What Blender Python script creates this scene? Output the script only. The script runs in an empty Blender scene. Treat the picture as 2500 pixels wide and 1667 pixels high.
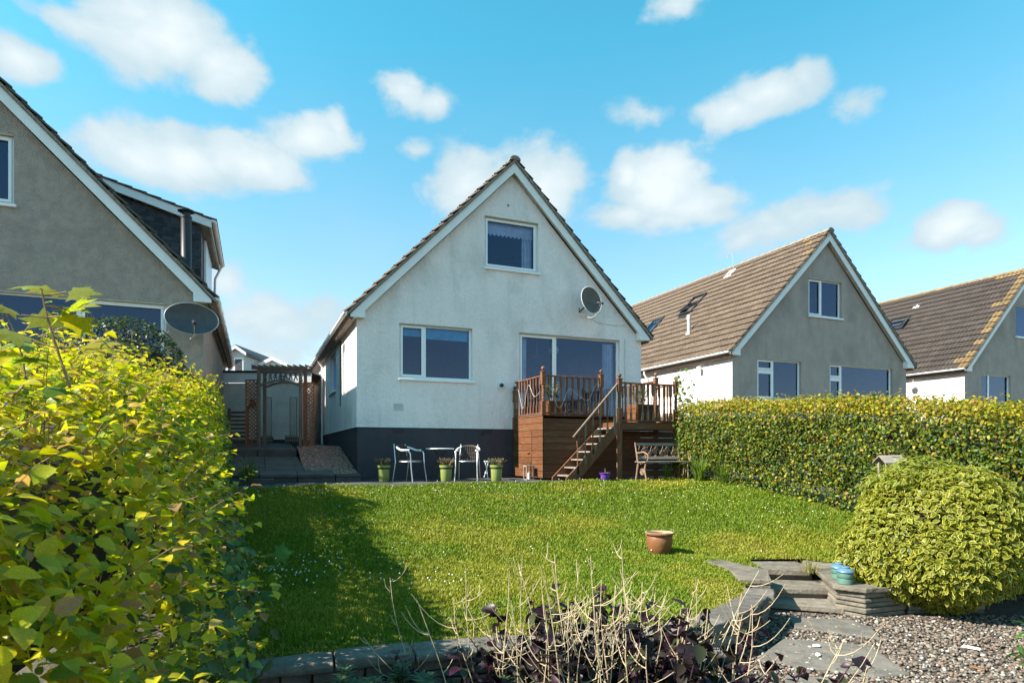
import bpy, math, random
import numpy as np
from mathutils import Vector, Matrix, noise
R_ = math.radians
rng = np.random.default_rng(7)
random.seed(7)
S = bpy.context.scene
COL = S.collection

# ------------------------------------------------------------------ camera, sky, sun, exposure
cam = bpy.data.cameras.new('camera'); camo = bpy.data.objects.new('camera', cam); COL.objects.link(camo)
camo.location = (0, 0, 0); camo.rotation_euler = (R_(90), 0, 0)
cam.sensor_width = 36; cam.lens = 1520/2500*36; cam.shift_y = 269.5/2500
cam.clip_start = .05; cam.clip_end = 2000
cam.dof.use_dof = True; cam.dof.focus_distance = 11; cam.dof.aperture_fstop = 9
S.camera = camo
S.view_settings.view_transform = 'Standard'; S.view_settings.look = 'None'
S.view_settings.gamma = 1; S.view_settings.use_curve_mapping = False
S.view_settings.exposure = 1.42
SUN_EL = R_(40); SUN_DIR = Vector((-.9387*math.cos(SUN_EL), -.3448*math.cos(SUN_EL), math.sin(SUN_EL)))
sl = bpy.data.lights.new('sun', 'SUN'); sl.energy = 5.0; sl.angle = R_(.5); sl.color = (1, .94, .84)
so = bpy.data.objects.new('sun', sl); COL.objects.link(so); so.location = (-20, 0, 30)
so.rotation_euler = SUN_DIR.to_track_quat('Z', 'Y').to_euler()
W = bpy.data.worlds.new('World'); S.world = W; W.use_nodes = True

class NT:
    """small helper for node trees"""
    def __init__(s, tree): s.t = tree
    def n(s, kind, **kw):
        nd = s.t.nodes.new(kind)
        for k, v in kw.items(): setattr(nd, k, v)
        return nd
    def l(s, a, b): s.t.links.new(a, b)
    def put(s, sock, v):
        if hasattr(v, 'is_linked'): s.l(v, sock)
        else: sock.default_value = v
    def m(s, op, a, b=0.0, c=None, clamp=False):
        nd = s.n('ShaderNodeMath', operation=op); nd.use_clamp = clamp
        s.put(nd.inputs[0], a); s.put(nd.inputs[1], b)
        if c is not None: s.put(nd.inputs[2], c)
        return nd.outputs[0]
    def mix(s, f, a, b, kind='MIX'):
        nd = s.n('ShaderNodeMix', data_type='RGBA', blend_type=kind)
        s.put(nd.inputs[0], f); s.put(nd.inputs[6], a); s.put(nd.inputs[7], b)
        return nd.outputs[2]
    def ramp(s, f, stops, interp='LINEAR'):
        nd = s.n('ShaderNodeValToRGB'); nd.color_ramp.interpolation = interp
        e = nd.color_ramp.elements
        while len(e) < len(stops): e.new(.5)
        for el, (p, c) in zip(e, stops):
            el.position = p; el.color = (c[0], c[1], c[2], 1) if hasattr(c, '__len__') else (c, c, c, 1)
        s.put(nd.inputs[0], f); return nd.outputs[0]
    def smooth(s, v, lo, hi):
        nd = s.n('ShaderNodeMapRange', interpolation_type='SMOOTHSTEP')
        s.put(nd.inputs[0], v); nd.inputs[1].default_value = lo; nd.inputs[2].default_value = hi
        return nd.outputs[0]
    def noise(s, vec, scale, detail=4, rough=.55, dist=0.0, dim='3D'):
        nd = s.n('ShaderNodeTexNoise', noise_dimensions=dim)
        s.put(nd.inputs['Vector'], vec); nd.inputs['Scale'].default_value = scale
        nd.inputs['Detail'].default_value = detail; nd.inputs['Roughness'].default_value = rough
        nd.inputs['Distortion'].default_value = dist
        return nd

def build_world():
    t = NT(W.node_tree)
    bg = W.node_tree.nodes['Background']
    sky = t.n('ShaderNodeTexSky', sky_type='NISHITA', sun_disc=False)
    sky.sun_elevation = SUN_EL; sky.sun_rotation = R_(-110)
    sky.altitude = 0; sky.air_density = 1.0; sky.dust_density = .35; sky.ozone_density = 1.0
    tc = t.n('ShaderNodeTexCoord'); sep = t.n('ShaderNodeSeparateXYZ'); t.l(tc.outputs['Generated'], sep.inputs[0])
    x, y, z = sep.outputs
    # the summer sky of the place: clear cyan overhead, paler towards the horizon, the same all round
    grad = t.ramp(t.m('MAXIMUM', z, 0.0), SKY_TINT)
    base = t.mix(1.0, sky.outputs[0], grad, 'MULTIPLY')
    # cumulus clouds at fixed directions (azimuth from +Y, elevation slope), edges broken up with noise
    az = t.m('ARCTAN2', x, y)
    hl = t.m('SQRT', t.m('ADD', t.m('MULTIPLY', x, x), t.m('MULTIPLY', y, y)))
    el = t.m('ARCTAN2', z, hl)
    cmb = t.n('ShaderNodeCombineXYZ'); t.put(cmb.inputs[0], az); t.put(cmb.inputs[1], t.m('MULTIPLY', el, 1.5)); 
    n1 = t.noise(cmb.outputs[0], 11, 9, .60, .25)
    n2 = t.noise(cmb.outputs[0], 5, 3, .5)
    sepn = t.n('ShaderNodeSeparateColor'); t.l(n2.outputs['Color'], sepn.inputs[0])
    wx = t.m('MULTIPLY', t.m('SUBTRACT', sepn.outputs[0], .5), .03)
    wy = t.m('MULTIPLY', t.m('SUBTRACT', sepn.outputs[1], .5), .03)
    azw = t.m('ADD', az, wx); elw = t.m('ADD', el, wy)
    cover = None
    for (px, py, rx, ry, amp) in CLOUDS:
        X, Z = (px-1250)/1520, (1103-py)/1520
        a0 = math.atan(X); e0 = math.atan(Z/math.hypot(X, 1)); k = 1/1520/math.hypot(X, 1)
        dx = t.m('DIVIDE', t.m('SUBTRACT', azw, a0), rx*1.34*k/math.hypot(X, 1))
        dy0 = t.m('SUBTRACT', elw, e0)
        ryk = ry*1.34*k*math.cos(e0)**2
        # flatter, softer undersides
        dy = t.m('DIVIDE', dy0, ryk)
        d = t.m('SQRT', t.m('ADD', t.m('MULTIPLY', dx, dx), t.m('MULTIPLY', dy, dy)))
        v = t.m('MULTIPLY', t.m('SUBTRACT', 1.0, d), amp)
        cover = v if cover is None else t.m('SMOOTH_MAX', cover, v, .12)
    vo = t.n('ShaderNodeTexVoronoi', feature='F1'); vo.inputs['Scale'].default_value = 13
    vo.inputs['Detail'].default_value = 2; vo.inputs['Roughness'].default_value = .45; vo.normalize = True
    wv = t.n('ShaderNodeVectorMath', operation='ADD'); t.l(cmb.outputs[0], wv.inputs[0])
    sc_ = t.n('ShaderNodeVectorMath', operation='SCALE'); t.l(n1.outputs['Color'], sc_.inputs[0]); sc_.inputs['Scale'].default_value = .035; t.l(sc_.outputs[0], wv.inputs[1]); t.l(wv.outputs[0], vo.inputs['Vector'])
    puff = t.m('SUBTRACT', CLOUD_PUFF, vo.outputs['Distance'])
    dens = t.m('ADD', t.m('ADD', cover, t.m('MULTIPLY', puff, .7)), t.m('MULTIPLY', t.m('SUBTRACT', n1.outputs['Fac'], .50), 1.0))
    alpha = t.smooth(dens, .02, .40)
    # faint veil near the horizon and far-off small clouds all round
    veil = t.m('MULTIPLY', t.smooth(n2.outputs['Fac'], .42, .78), .28)
    alpha = t.m('MAXIMUM', t.m('MULTIPLY', alpha, .97), t.m('MULTIPLY', veil, t.smooth(el, .62, .05)))
    shade = t.ramp(t.smooth(t.m('ADD', dens, t.m('MULTIPLY', t.m('SUBTRACT', n2.outputs['Fac'], .5), 1.2)), .1, 1.1), [(0, CLOUD_LO), (1, CLOUD_HI)])
    colr = t.mix(alpha, base, shade)
    t.l(colr, bg.inputs['Color']); bg.inputs['Strength'].default_value = .14

SKY_TINT = [(0.0, (.62, .61, .62)), (.12, (.66, .67, .66)), (.3, (.55, .75, .67)), (.55, (.27, .88, .78)), (1, (.23, .87, .78))]
CLOUD_PUFF = .40
CLOUD_LO = (1.62, 2.08, 2.3); CLOUD_HI = (2.5, 2.72, 2.8)
# px, py in the 2500 px wide picture plane used only to convert to azimuth and elevation; half sizes
CLOUDS = [(400, 95, 170, 110, 1.0), (520, 160, 110, 75, .8), (330, 30, 90, 60, .8), (200, 60, 150, 45, .45), (50, 150, 90, 60, .8),
          (440, 385, 150, 75, .85), (600, 385, 150, 65, .85), (760, 335, 95, 55, .8), (330, 390, 140, 50, .6), (830, 315, 30, 50, .6),
          (985, 215, 55, 50, .5), (1070, 250, 40, 35, .45), (1020, 365, 40, 22, .4),
          (1130, 440, 80, 90, .8), (1330, 450, 90, 85, .75), (1250, 430, 120, 60, .4),
          (1610, 450, 115, 85, 1.0), (1530, 430, 45, 60, .8), (1520, 520, 90, 35, .75), (1690, 500, 110, 55, .8), (1640, 530, 90, 40, .6),
          (1880, 225, 110, 55, .85), (1790, 270, 75, 40, .7), (1960, 190, 50, 50, .6), (2080, 245, 60, 40, .35),
          (1880, 560, 150, 45, .55), (2010, 525, 150, 50, .5), (1820, 575, 70, 40, .55),
          (2330, 560, 110, 50, .8), (2290, 590, 90, 40, .6), (2400, 585, 70, 35, .45),
          (1660, 10, 70, 35, .4), (1560, 280, 70, 28, .28), (690, 800, 150, 65, .5), (560, 690, 60, 50, .45), (800, 780, 130, 50, .4),
          (640, 870, 170, 40, .4),
          # the same kind of cloud behind and beside the camera
          (-900, 500, 260, 120, .8), (-1900, 300, 340, 120, .8), (3400, 450, 260, 110, .8), (4600, 300, 400, 150, .8)]
build_world()

# ------------------------------------------------------------------ materials
MATS = {}
def M(name, base, rough=.8, col2=None, scale=6, var=.5, bump=0, bscale=60, bdet=4, spec=.3, metal=0, stretch=(1, 1, 1),
      rnd=0.0, speck=None, speck_sc=40, speck_t=(.62, .7), stain=None, stain_sc=1.2, ribs=None, coat=0, groove_shade=0, streak=None):
    """procedural solid: two tones mixed by noise, optional specks, stains, ribs and relief"""
    if name in MATS: return MATS[name]
    m = bpy.data.materials.new(name); m.use_nodes = True; t = NT(m.node_tree)
    b = m.node_tree.nodes['Principled BSDF']
    tc = t.n('ShaderNodeTexCoord'); mp = t.n('ShaderNodeMapping'); t.l(tc.outputs['Object'], mp.inputs[0])
    mp.inputs['Scale'].default_value = stretch
    vec = mp.outputs[0]
    if rnd:
        oi = t.n('ShaderNodeObjectInfo')
        cv = t.n('ShaderNodeCombineXYZ')
        for i in range(3): t.put(cv.inputs[i], t.m('MULTIPLY', oi.outputs['Random'], 37.0+i*11))
        va = t.n('ShaderNodeVectorMath', operation='ADD'); t.l(vec, va.inputs[0]); t.l(cv.outputs[0], va.inputs[1]); vec = va.outputs[0]
    c1 = tuple(base)+(1,)
    c2 = tuple(col2 if col2 else [c*.72 for c in base])+(1,)
    nz = t.noise(vec, scale, 5, .6)
    f = t.smooth(nz.outputs['Fac'], .5-var*.4, .5+var*.4)
    col = t.mix(f, c1, c2)
    if stain:
        ns = t.noise(vec, stain_sc, 4, .62, .4)
        col = t.mix(t.m('MULTIPLY', t.smooth(ns.outputs['Fac'], .48, .72), stain[3]), col, tuple(stain[:3])+(1,))
    if streak:
        m2 = t.n('ShaderNodeMapping'); t.l(tc.outputs['Object'], m2.inputs[0]); m2.inputs['Scale'].default_value = (4, 4, .28)
        nv = t.noise(m2.outputs[0], 1.6, 5, .6); col = t.mix(t.m('MULTIPLY', t.smooth(nv.outputs['Fac'], .52, .75), streak[3]), col, tuple(streak[:3])+(1,))
    if speck:
        nk = t.noise(vec, speck_sc, 2, .5)
        col = t.mix(t.smooth(nk.outputs['Fac'], *speck_t), col, tuple(speck)+(1,))
    if groove_shade:
        at = t.n('ShaderNodeAttribute', attribute_name='groove_shade'); col = t.mix(t.m('MULTIPLY', at.outputs['Fac'], groove_shade), col, (.02, .016, .012, 1))  # shade of the tile grooves painted in as dark colour
    if rnd:
        hv = t.n('ShaderNodeHueSaturation')
        t.put(hv.inputs['Value'], t.m('ADD', t.m('MULTIPLY', oi.outputs['Random'], rnd), 1-rnd/2)); t.l(col, hv.inputs['Color']); col = hv.outputs[0]
    t.l(col, b.inputs['Base Color'])
    b.inputs['Roughness'].default_value = rough; b.inputs['Metallic'].default_value = metal
    b.inputs['Specular IOR Level'].default_value = spec
    if coat: b.inputs['Coat Weight'].default_value = coat; b.inputs['Coat Roughness'].default_value = .15
    h = None
    if bump:
        nb = t.noise(vec, bscale, bdet, .6); h = t.m('MULTIPLY', nb.outputs['Fac'], bump)
    if ribs:
        wv = t.n('ShaderNodeTexWave', wave_type='BANDS', bands_direction='Z', wave_profile='SIN'); wv.inputs['Scale'].default_value = ribs[0]
        t.l(tc.outputs['Object'], wv.inputs['Vector']); wv.inputs['Distortion'].default_value = .4
        hh = t.m('MULTIPLY', wv.outputs['Fac'], ribs[1]); h = hh if h is None else t.m('ADD', h, hh)
    if h is not None:
        bp = t.n('ShaderNodeBump'); bp.inputs['Strength'].default_value = 1; bp.inputs['Distance'].default_value = 1
        t.put(bp.inputs['Height'], h); t.l(bp.outputs[0], b.inputs['Normal'])
    MATS[name] = m; return m

def leaf_mat(name, trans=.4, rough=.42, spec=.35, tcol=(1.15, 1.25, .55)):
    m = bpy.data.materials.new(name); m.use_nodes = True; t = NT(m.node_tree)
    b = m.node_tree.nodes['Principled BSDF']; out = m.node_tree.nodes['Material Output']
    at = t.n('ShaderNodeAttribute', attribute_name='col')
    tc = t.n('ShaderNodeTexCoord'); nz = t.noise(tc.outputs['Object'], 18, 2); lc = t.mix(1.0, at.outputs['Color'], t.ramp(nz.outputs['Fac'], [(.3, .78), (.7, 1.18)]), 'MULTIPLY')
    t.l(lc, b.inputs['Base Color']); b.inputs['Roughness'].default_value = rough
    b.inputs['Specular IOR Level'].default_value = spec
    tr = t.n('ShaderNodeBsdfTranslucent'); t.l(t.mix(1.0, lc, tcol+(1,), 'MULTIPLY'), tr.inputs['Color'])
    mx = t.n('ShaderNodeMixShader'); mx.inputs[0].default_value = trans
    t.l(b.outputs[0], mx.inputs[1]); t.l(tr.outputs[0], mx.inputs[2]); t.l(mx.outputs[0], out.inputs['Surface'])
    MATS[name] = m; return m
LEAF = leaf_mat('leaf', .5)
LEAF_DARK = leaf_mat('leaf_dark', .22, .4, .3, (1.0, 1.0, .8))
GRASS = leaf_mat('grass_blade', .35, .5, .25, (1.05, 1.15, .6))

def attr_mat(name, rough=.8, bump=0, bscale=60, spec=.3):
    m = bpy.data.materials.new(name); m.use_nodes = True; t = NT(m.node_tree); b = m.node_tree.nodes['Principled BSDF']
    at = t.n('ShaderNodeAttribute', attribute_name='col'); tc = t.n('ShaderNodeTexCoord')
    nz = t.noise(tc.outputs['Object'], bscale, 3); 
    t.l(t.mix(t.m('MULTIPLY', nz.outputs['Fac'], .5), at.outputs['Color'], (.02, .02, .02, 1)), b.inputs['Base Color'])
    b.inputs['Roughness'].default_value = rough; b.inputs['Specular IOR Level'].default_value = spec
    MATS[name] = m; return m
PEBBLE = attr_mat('pebble', .75, bscale=30)

def glass_mat():
    m = bpy.data.materials.new('window_glass'); m.use_nodes = True; t = NT(m.node_tree); out = m.node_tree.nodes['Material Output']
    g = t.n('ShaderNodeBsdfGlossy'); g.inputs['Roughness'].default_value = .015; g.inputs['Color'].default_value = (.52, .68, 1, 1)
    tr = t.n('ShaderNodeBsdfTransparent'); tr.inputs['Color'].default_value = (.76, .86, 1, 1)
    fr = t.n('ShaderNodeFresnel'); fr.inputs[0].default_value = 1.6
    mx = t.n('ShaderNodeMixShader'); t.put(mx.inputs[0], t.m('ADD', fr.outputs[0], .03))
    t.l(tr.outputs[0], mx.inputs[1]); t.l(g.outputs[0], mx.inputs[2]); t.l(mx.outputs[0], out.inputs['Surface'])
    return m
GLASS = glass_mat()

M('white_harl', (.87, .79, .76), .9, (.78, .715, .69), scale=1.5, bump=.05, bscale=18, bdet=6, stain=(.50, .48, .44, .5), stain_sc=.9, streak=(.46, .44, .39, .26), stretch=(1, 1, .6))
M('grey_harl', (.47, .385, .33), .95, (.36, .298, .26), scale=5, bump=.055, bscale=30, bdet=7, stain=(.27, .235, .20, .5), stain_sc=.8, streak=(.22, .19, .16, .3), speck=(.40, .36, .31), speck_sc=38)
M('grey_render', (.42, .34, .296), .95, (.34, .283, .248), scale=3, bump=.012, bscale=40, stain=(.22, .195, .17, .6), stain_sc=.7, streak=(.20, .18, .155, .35), stretch=(1, 1, .7))
M('plinth_paint', (.035, .036, .047), .55, (.026, .027, .036), scale=3, bump=.01, bscale=14, spec=.4)
M('white_paint', (.78, .78, .77), .4, (.72, .72, .70), scale=4, spec=.4)
M('white_upvc', (.80, .80, .80), .3, (.76, .76, .76), scale=3, spec=.5)
M('cream_reveal', (.52, .48, .38), .8, (.42, .38, .30), scale=7)
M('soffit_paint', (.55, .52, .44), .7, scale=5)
M('tile_brown', (.155, .108, .074), .9, (.10, .070, .050), scale=9, bump=.006, bscale=60, rnd=.35, speck=(.32, .28, .23), speck_sc=26, speck_t=(.66, .75), groove_shade=.62)
M('tile_dark', (.068, .052, .044), .9, (.044, .034, .030), scale=9, bump=.006, bscale=60, rnd=.35, speck=(.22, .19, .165), speck_sc=24, speck_t=(.66, .74), groove_shade=.62)
M('tile_lichen', (.27, .165, .05), .95, (.09, .07, .058), scale=11, bump=.006, bscale=60, rnd=.3, var=.7, groove_shade=.62)
M('mortar', (.27, .23, .19), .95, (.16, .13, .105), scale=14, bump=.01, bscale=50, speck=(.42, .38, .32), speck_sc=30)
M('slate', (.052, .052, .062), .6, (.032, .032, .04), scale=7, bump=.005, bscale=40, rnd=1.1)
M('interior', (.055, .055, .07), .9)
M('interior_floor', (.10, .075, .055), .7)
M('black_metal', (.03, .03, .033), .45, spec=.4, scale=10)
M('aluminium', (.62, .62, .63), .38, (.5, .5, .51), scale=14, metal=.75, spec=.5)
M('wicker', (.12, .085, .065), .75, (.06, .045, .036), scale=70, bump=.01, bscale=160, stretch=(1, 1, 3))
M('deck_wood', (.27, .100, .035), .6, (.165, .062, .024), scale=5, stretch=(1, 1, 14), bump=.004, bscale=30, rnd=.35, stain=(.30, .19, .11, .55), stain_sc=1.6, ribs=(28, .012))
M('rail_wood', (.185, .070, .028), .6, (.11, .043, .02), scale=8, stretch=(1, 1, .3), rnd=.4, bump=.003, bscale=60, stain=(.25, .19, .14, .7), stain_sc=5)
M('hand_rail', (.20, .145, .105), .7, (.13, .09, .065), scale=9, bump=.004, bscale=60)
M('grey_wood', (.30, .25, .20), .8, (.19, .155, .125), scale=9, stretch=(1, 1, .3), bump=.004, bscale=60, rnd=.25)
M('grey_wood_x', (.30, .26, .22), .8, (.18, .15, .125), scale=9, stretch=(.25, 1, 1), bump=.004, bscale=60, rnd=.25)
M('arbour_wood', (.17, .13, .10), .85, (.11, .085, .07), scale=9, stretch=(1, 1, .3), bump=.004, bscale=60, rnd=.3)
M('trellis_wood', (.34, .125, .06), .8, (.24, .09, .045), scale=9, rnd=.3, bump=.003, bscale=60)
M('bench_iron', (.32, .20, .135), .7, (.20, .13, .09), scale=25, bump=.006, bscale=80)
M('terracotta', (.225, .092, .036), .5, (.165, .068, .028), scale=6, bump=.004, bscale=25, stain=(.27, .15, .08, .5), stain_sc=4, spec=.4)
M('terracotta_rim', (.36, .24, .16), .75, (.36, .24, .16), scale=9)
M('soil', (.05, .035, .025), .95, (.03, .022, .016), scale=25, bump=.03, bscale=50)
M('lime_glaze', (.25, .29, .07), .45, (.19, .23, .055), scale=5, spec=.5)
M('dark_band', (.045, .045, .03), .6)
M('purple_plastic', (.13, .045, .30), .4, spec=.4)
M('blue_glaze', (.085, .165, .235), .4, (.07, .14, .20), scale=7, spec=.5)
M('green_glaze', (.085, .18, .14), .45, (.07, .15, .12), scale=7, spec=.5)
M('flagstone', (.16, .14, .115), .9, (.10, .089, .076), scale=6, bump=.012, bscale=30, bdet=8, rnd=.3, speck=(.40, .39, .36), speck_sc=14, speck_t=(.70, .78))
M('wall_stone', (.17, .148, .122), .92, (.095, .084, .074), scale=7, bump=.02, bscale=24, bdet=8, rnd=.5, speck=(.42, .41, .39), speck_sc=18, speck_t=(.72, .78))
M('tread_stone', (.20, .168, .128), .92, (.115, .098, .078), scale=7, bump=.012, bscale=30, bdet=8, rnd=.3, speck=(.36, .35, .33), speck_sc=12, speck_t=(.68, .76))
M('pier_stone', (.22, .188, .142), .92, (.13, .112, .088), scale=6, bump=.02, bscale=22, bdet=8, rnd=.4)
M('paving', (.085, .076, .072), .9, (.058, .052, .05), scale=4, bump=.006, bscale=50, rnd=.3)
M('gravel_bed', (.15, .115, .09), .95, (.07, .055, .045), scale=45, bump=.05, bscale=60)
M('red_gravel', (.20, .125, .10), .95, (.10, .065, .055), scale=40, bump=.05, bscale=45)
M('earth', (.10, .085, .06), .95, (.06, .055, .035), scale=3, bump=.05, bscale=8)
M('turf', (.055, .085, .018), .95, (.075, .085, .025), scale=3, bump=.03, bscale=60)
M('core_brown', (.042, .032, .020), .9, (.026, .021, .014), scale=20)  # dark brown of the filler bodies inside hedges and bushes
M('twig', (.30, .19, .10), .7, (.13, .085, .05), scale=20)
M('dry_stem', (.52, .41, .26), .8, (.38, .28, .165), scale=20)
M('stem_dark', (.06, .025, .03), .7)
M('dish_grey', (.075, .078, .085), .6, (.055, .058, .062), scale=6, spec=.4)
M('dish_brown', (.13, .10, .08), .6, (.08, .068, .058), scale=5, spec=.4)
M('curtain', (.80, .82, .85), .9, scale=4)
M('blind_blue', (.16, .60, .80), .8)
M('copper', (.55, .22, .12), .35, metal=.6)
M('lamp_paper', (.75, .75, .72), .8)
M('garage_wall', (.74, .63, .55), .95, (.64, .55, .48), scale=4, bump=.01, bscale=40, stain=(.28, .26, .23, .4), stain_sc=1)
M('pale_render', (.55, .53, .50), .95, (.48, .46, .44), scale=3)
M('white_flower', (.80, .80, .76), .8, (.75, .72, .70), scale=30)
M('yellow_flower', (.75, .55, .05), .8)
M('cable_white', (.6, .6, .57), .5)
M('rust', (.16, .07, .03), .8)

# ------------------------------------------------------------------ mesh helpers
def link(o, parent=None):
    COL.objects.link(o)
    if parent is not None: o.parent = parent
    return o
def tag(o, label=None, cat=None, group=None, kind=None):
    for k, v in (('label', label), ('category', cat), ('group', group), ('kind', kind)):
        if v: o[k] = v
    return o
def thing(name, label, cat, loc=(0, 0, 0), rz=0, group=None):
    o = bpy.data.objects.new(name, None); link(o); o.location = loc; o.rotation_euler = (0, 0, rz); o.empty_display_size = .2
    return tag(o, label, cat, group)
def mat_of(o):
    """world matrix of a root or of a part whose ancestors are roots (scene not evaluated yet)"""
    m = Matrix.LocRotScale(o.location, o.rotation_euler, o.scale)
    return mat_of(o.parent) @ m if o.parent else m
class MB:
    """collects solids and links them as ONE mesh object"""
    def __init__(s): s.v = []; s.f = []
    def add(s, vs, fs):
        k = len(s.v); s.v += [tuple(v) for v in vs]; s.f += [tuple(i+k for i in f) for f in fs]; return s
    def box(s, x0, x1, y0, y1, z0, z1):
        return s.add([(x0, y0, z0), (x1, y0, z0), (x1, y1, z0), (x0, y1, z0), (x0, y0, z1), (x1, y0, z1), (x1, y1, z1), (x0, y1, z1)],
                     [(0, 3, 2, 1), (4, 5, 6, 7), (0, 1, 5, 4), (1, 2, 6, 5), (2, 3, 7, 6), (3, 0, 4, 7)])
    def bar(s, a, b, w, h, up=(0, 0, 1), end=0):
        """box beam from a to b, w across, h along up"""
        a = Vector(a); b = Vector(b); d = (b-a).normalized(); u = Vector(up); x = d.cross(u).normalized(); u = x.cross(d).normalized()
        x *= w/2; u *= h/2
        return s.add([a-x-u, a+x-u, a+x+u, a-x+u, b-x-u, b+x-u, b+x+u, b-x+u],
                     [(3, 2, 1, 0), (4, 5, 6, 7), (0, 1, 5, 4), (1, 2, 6, 5), (2, 3, 7, 6), (3, 0, 4, 7)])
    def prism(s, poly, axis, a, b):
        """polygon in the two other axes extruded along axis from a to b"""
        n = len(poly)
        def P(p, t): return (t, p[0], p[1]) if axis == 'x' else (p[0], t, p[1]) if axis == 'y' else (p[0], p[1], t)
        vs = [P(p, a) for p in poly]+[P(p, b) for p in poly]
        fs = [tuple(range(n)), tuple(range(2*n-1, n-1, -1))]+[(i, i+n, (i+1) % n+n, (i+1) % n) for i in range(n)]
        return s.add(vs, fs)
    def tube(s, pts, r, n=6, cap=True):
        pts = [Vector(p) for p in pts]; rs = r if hasattr(r, '__len__') else [r]*len(pts)
        ref = None; rings = []
        for i, p in enumerate(pts):
            d = (pts[min(i+1, len(pts)-1)]-pts[max(i-1, 0)]).normalized()
            if ref is None: ref = Vector((0, 0, 1)) if abs(d.z) < .9 else Vector((1, 0, 0))
            x = d.cross(ref).normalized(); y = d.cross(x).normalized(); ref = x.cross(d) if x.length else ref
            rings.append([p+(x*math.cos(2*math.pi*k/n)+y*math.sin(2*math.pi*k/n))*rs[i] for k in range(n)])
        vs = [v for r_ in rings for v in r_]; fs = []
        for i in range(len(pts)-1):
            for k in range(n): fs.append((i*n+k, i*n+(k+1) % n, (i+1)*n+(k+1) % n, (i+1)*n+k))
        if cap: fs += [tuple(range(n-1, -1, -1)), tuple(range((len(pts)-1)*n, len(pts)*n))]
        return s.add(vs, fs)
    def lathe(s, prof, n=16, c=(0, 0, 0), cap=True):
        vs = [(c[0]+r*math.cos(2*math.pi*k/n), c[1]+r*math.sin(2*math.pi*k/n), c[2]+z) for r, z in prof for k in range(n)]; fs = []
        for i in range(len(prof)-1):
            for k in range(n): fs.append((i*n+k, i*n+(k+1) % n, (i+1)*n+(k+1) % n, (i+1)*n+k))
        if cap: fs += [tuple(range(n-1, -1, -1)), tuple(range((len(prof)-1)*n, len(prof)*n))]
        return s.add(vs, fs)
    def mesh(s, name, mat, smooth=False, fix=True):
        me = bpy.data.meshes.new(name); me.from_pydata(s.v, [], s.f)
        if fix:
            import bmesh
            bm = bmesh.new(); bm.from_mesh(me); bmesh.ops.recalc_face_normals(bm, faces=bm.faces); bm.to_mesh(me); bm.free()
        me.materials.append(MATS[mat] if isinstance(mat, str) else mat)
        if smooth:
            me.polygons.foreach_set('use_smooth', [True]*len(me.polygons))
            try: me.set_sharp_from_angle(angle=R_(40))
            except Exception: pass
        me.update(); return me
    def build(s, name, mat, parent=None, smooth=False, bevel=0, world=False, fix=True):
        if world and parent is not None:
            inv = mat_of(parent).inverted(); s.v = [tuple(inv @ Vector(v)) for v in s.v]
        o = link(bpy.data.objects.new(name, s.mesh(name, mat, smooth, fix)), parent)
        if bevel:
            b = o.modifiers.new('bevel', 'BEVEL'); b.width = bevel; b.segments = 2; b.limit_method = 'ANGLE'; b.angle_limit = R_(35)
        return o
def inst(name, me, parent, mtx):
    o = link(bpy.data.objects.new(name, me), parent); o.matrix_local = mtx; return o
def local(parent, mtx): return mat_of(parent).inverted() @ mtx

def np_obj(name, V, F, mat, col=None, parent=None, smooth=True, kind=None, groove_shade=None):
    """mesh object from arrays; F is (m,k)"""
    me = bpy.data.meshes.new(name); V = np.asarray(V, np.float32); F = np.asarray(F, np.int32)
    me.vertices.add(len(V)); me.vertices.foreach_set('co', V.ravel())
    k = F.shape[1]; me.loops.add(F.size); me.loops.foreach_set('vertex_index', F.ravel())
    me.polygons.add(len(F)); me.polygons.foreach_set('loop_start', np.arange(0, F.size, k, dtype=np.int32))
    if smooth: me.polygons.foreach_set('use_smooth', np.ones(len(F), bool))
    if col is not None:
        a = me.color_attributes.new('col', 'FLOAT_COLOR', 'POINT'); c = np.ones((len(V), 4), np.float32); c[:, :3] = col
        a.data.foreach_set('color', c.ravel())
    if groove_shade is not None: me.attributes.new('groove_shade', 'FLOAT', 'POINT').data.foreach_set('value', np.asarray(groove_shade, np.float32))
    me.materials.append(MATS[mat] if isinstance(mat, str) else mat); me.update(calc_edges=True); me.validate()
    if parent is None and name.startswith('_'): return me
    o = link(bpy.data.objects.new(name, me), parent)
    if kind: o['kind'] = kind
    return o
def np_mesh(name, V, F, mat, col=None, smooth=True, groove_shade=None):
    o = np_obj('_'+name, V, F, mat, col, None, smooth, None, groove_shade); o.name = name; return o
def unit(a): return a/np.maximum(np.linalg.norm(a, axis=-1, keepdims=True), 1e-9)
def frames(nrm, head):
    """rotation matrices with z along nrm and y along head made square to it"""
    z = unit(nrm); x = unit(np.cross(head, z)); y = np.cross(z, x)
    return np.stack([x, y, z], axis=2)
def scatter(T, TF, P, Rm, Sc):
    """copies of a template at P with rotations and sizes -> V, F"""
    V = np.einsum('nij,nkj->nki', Rm, T[None]*np.asarray(Sc).reshape(len(P), 1, -1))+P[:, None]
    F = TF[None]+(np.arange(len(P))*len(T))[:, None, None]
    return V.reshape(-1, 3), F.reshape(-1, TF.shape[1])
def fan(n): return np.array([(0, i, i+1) for i in range(1, n)])

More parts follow.
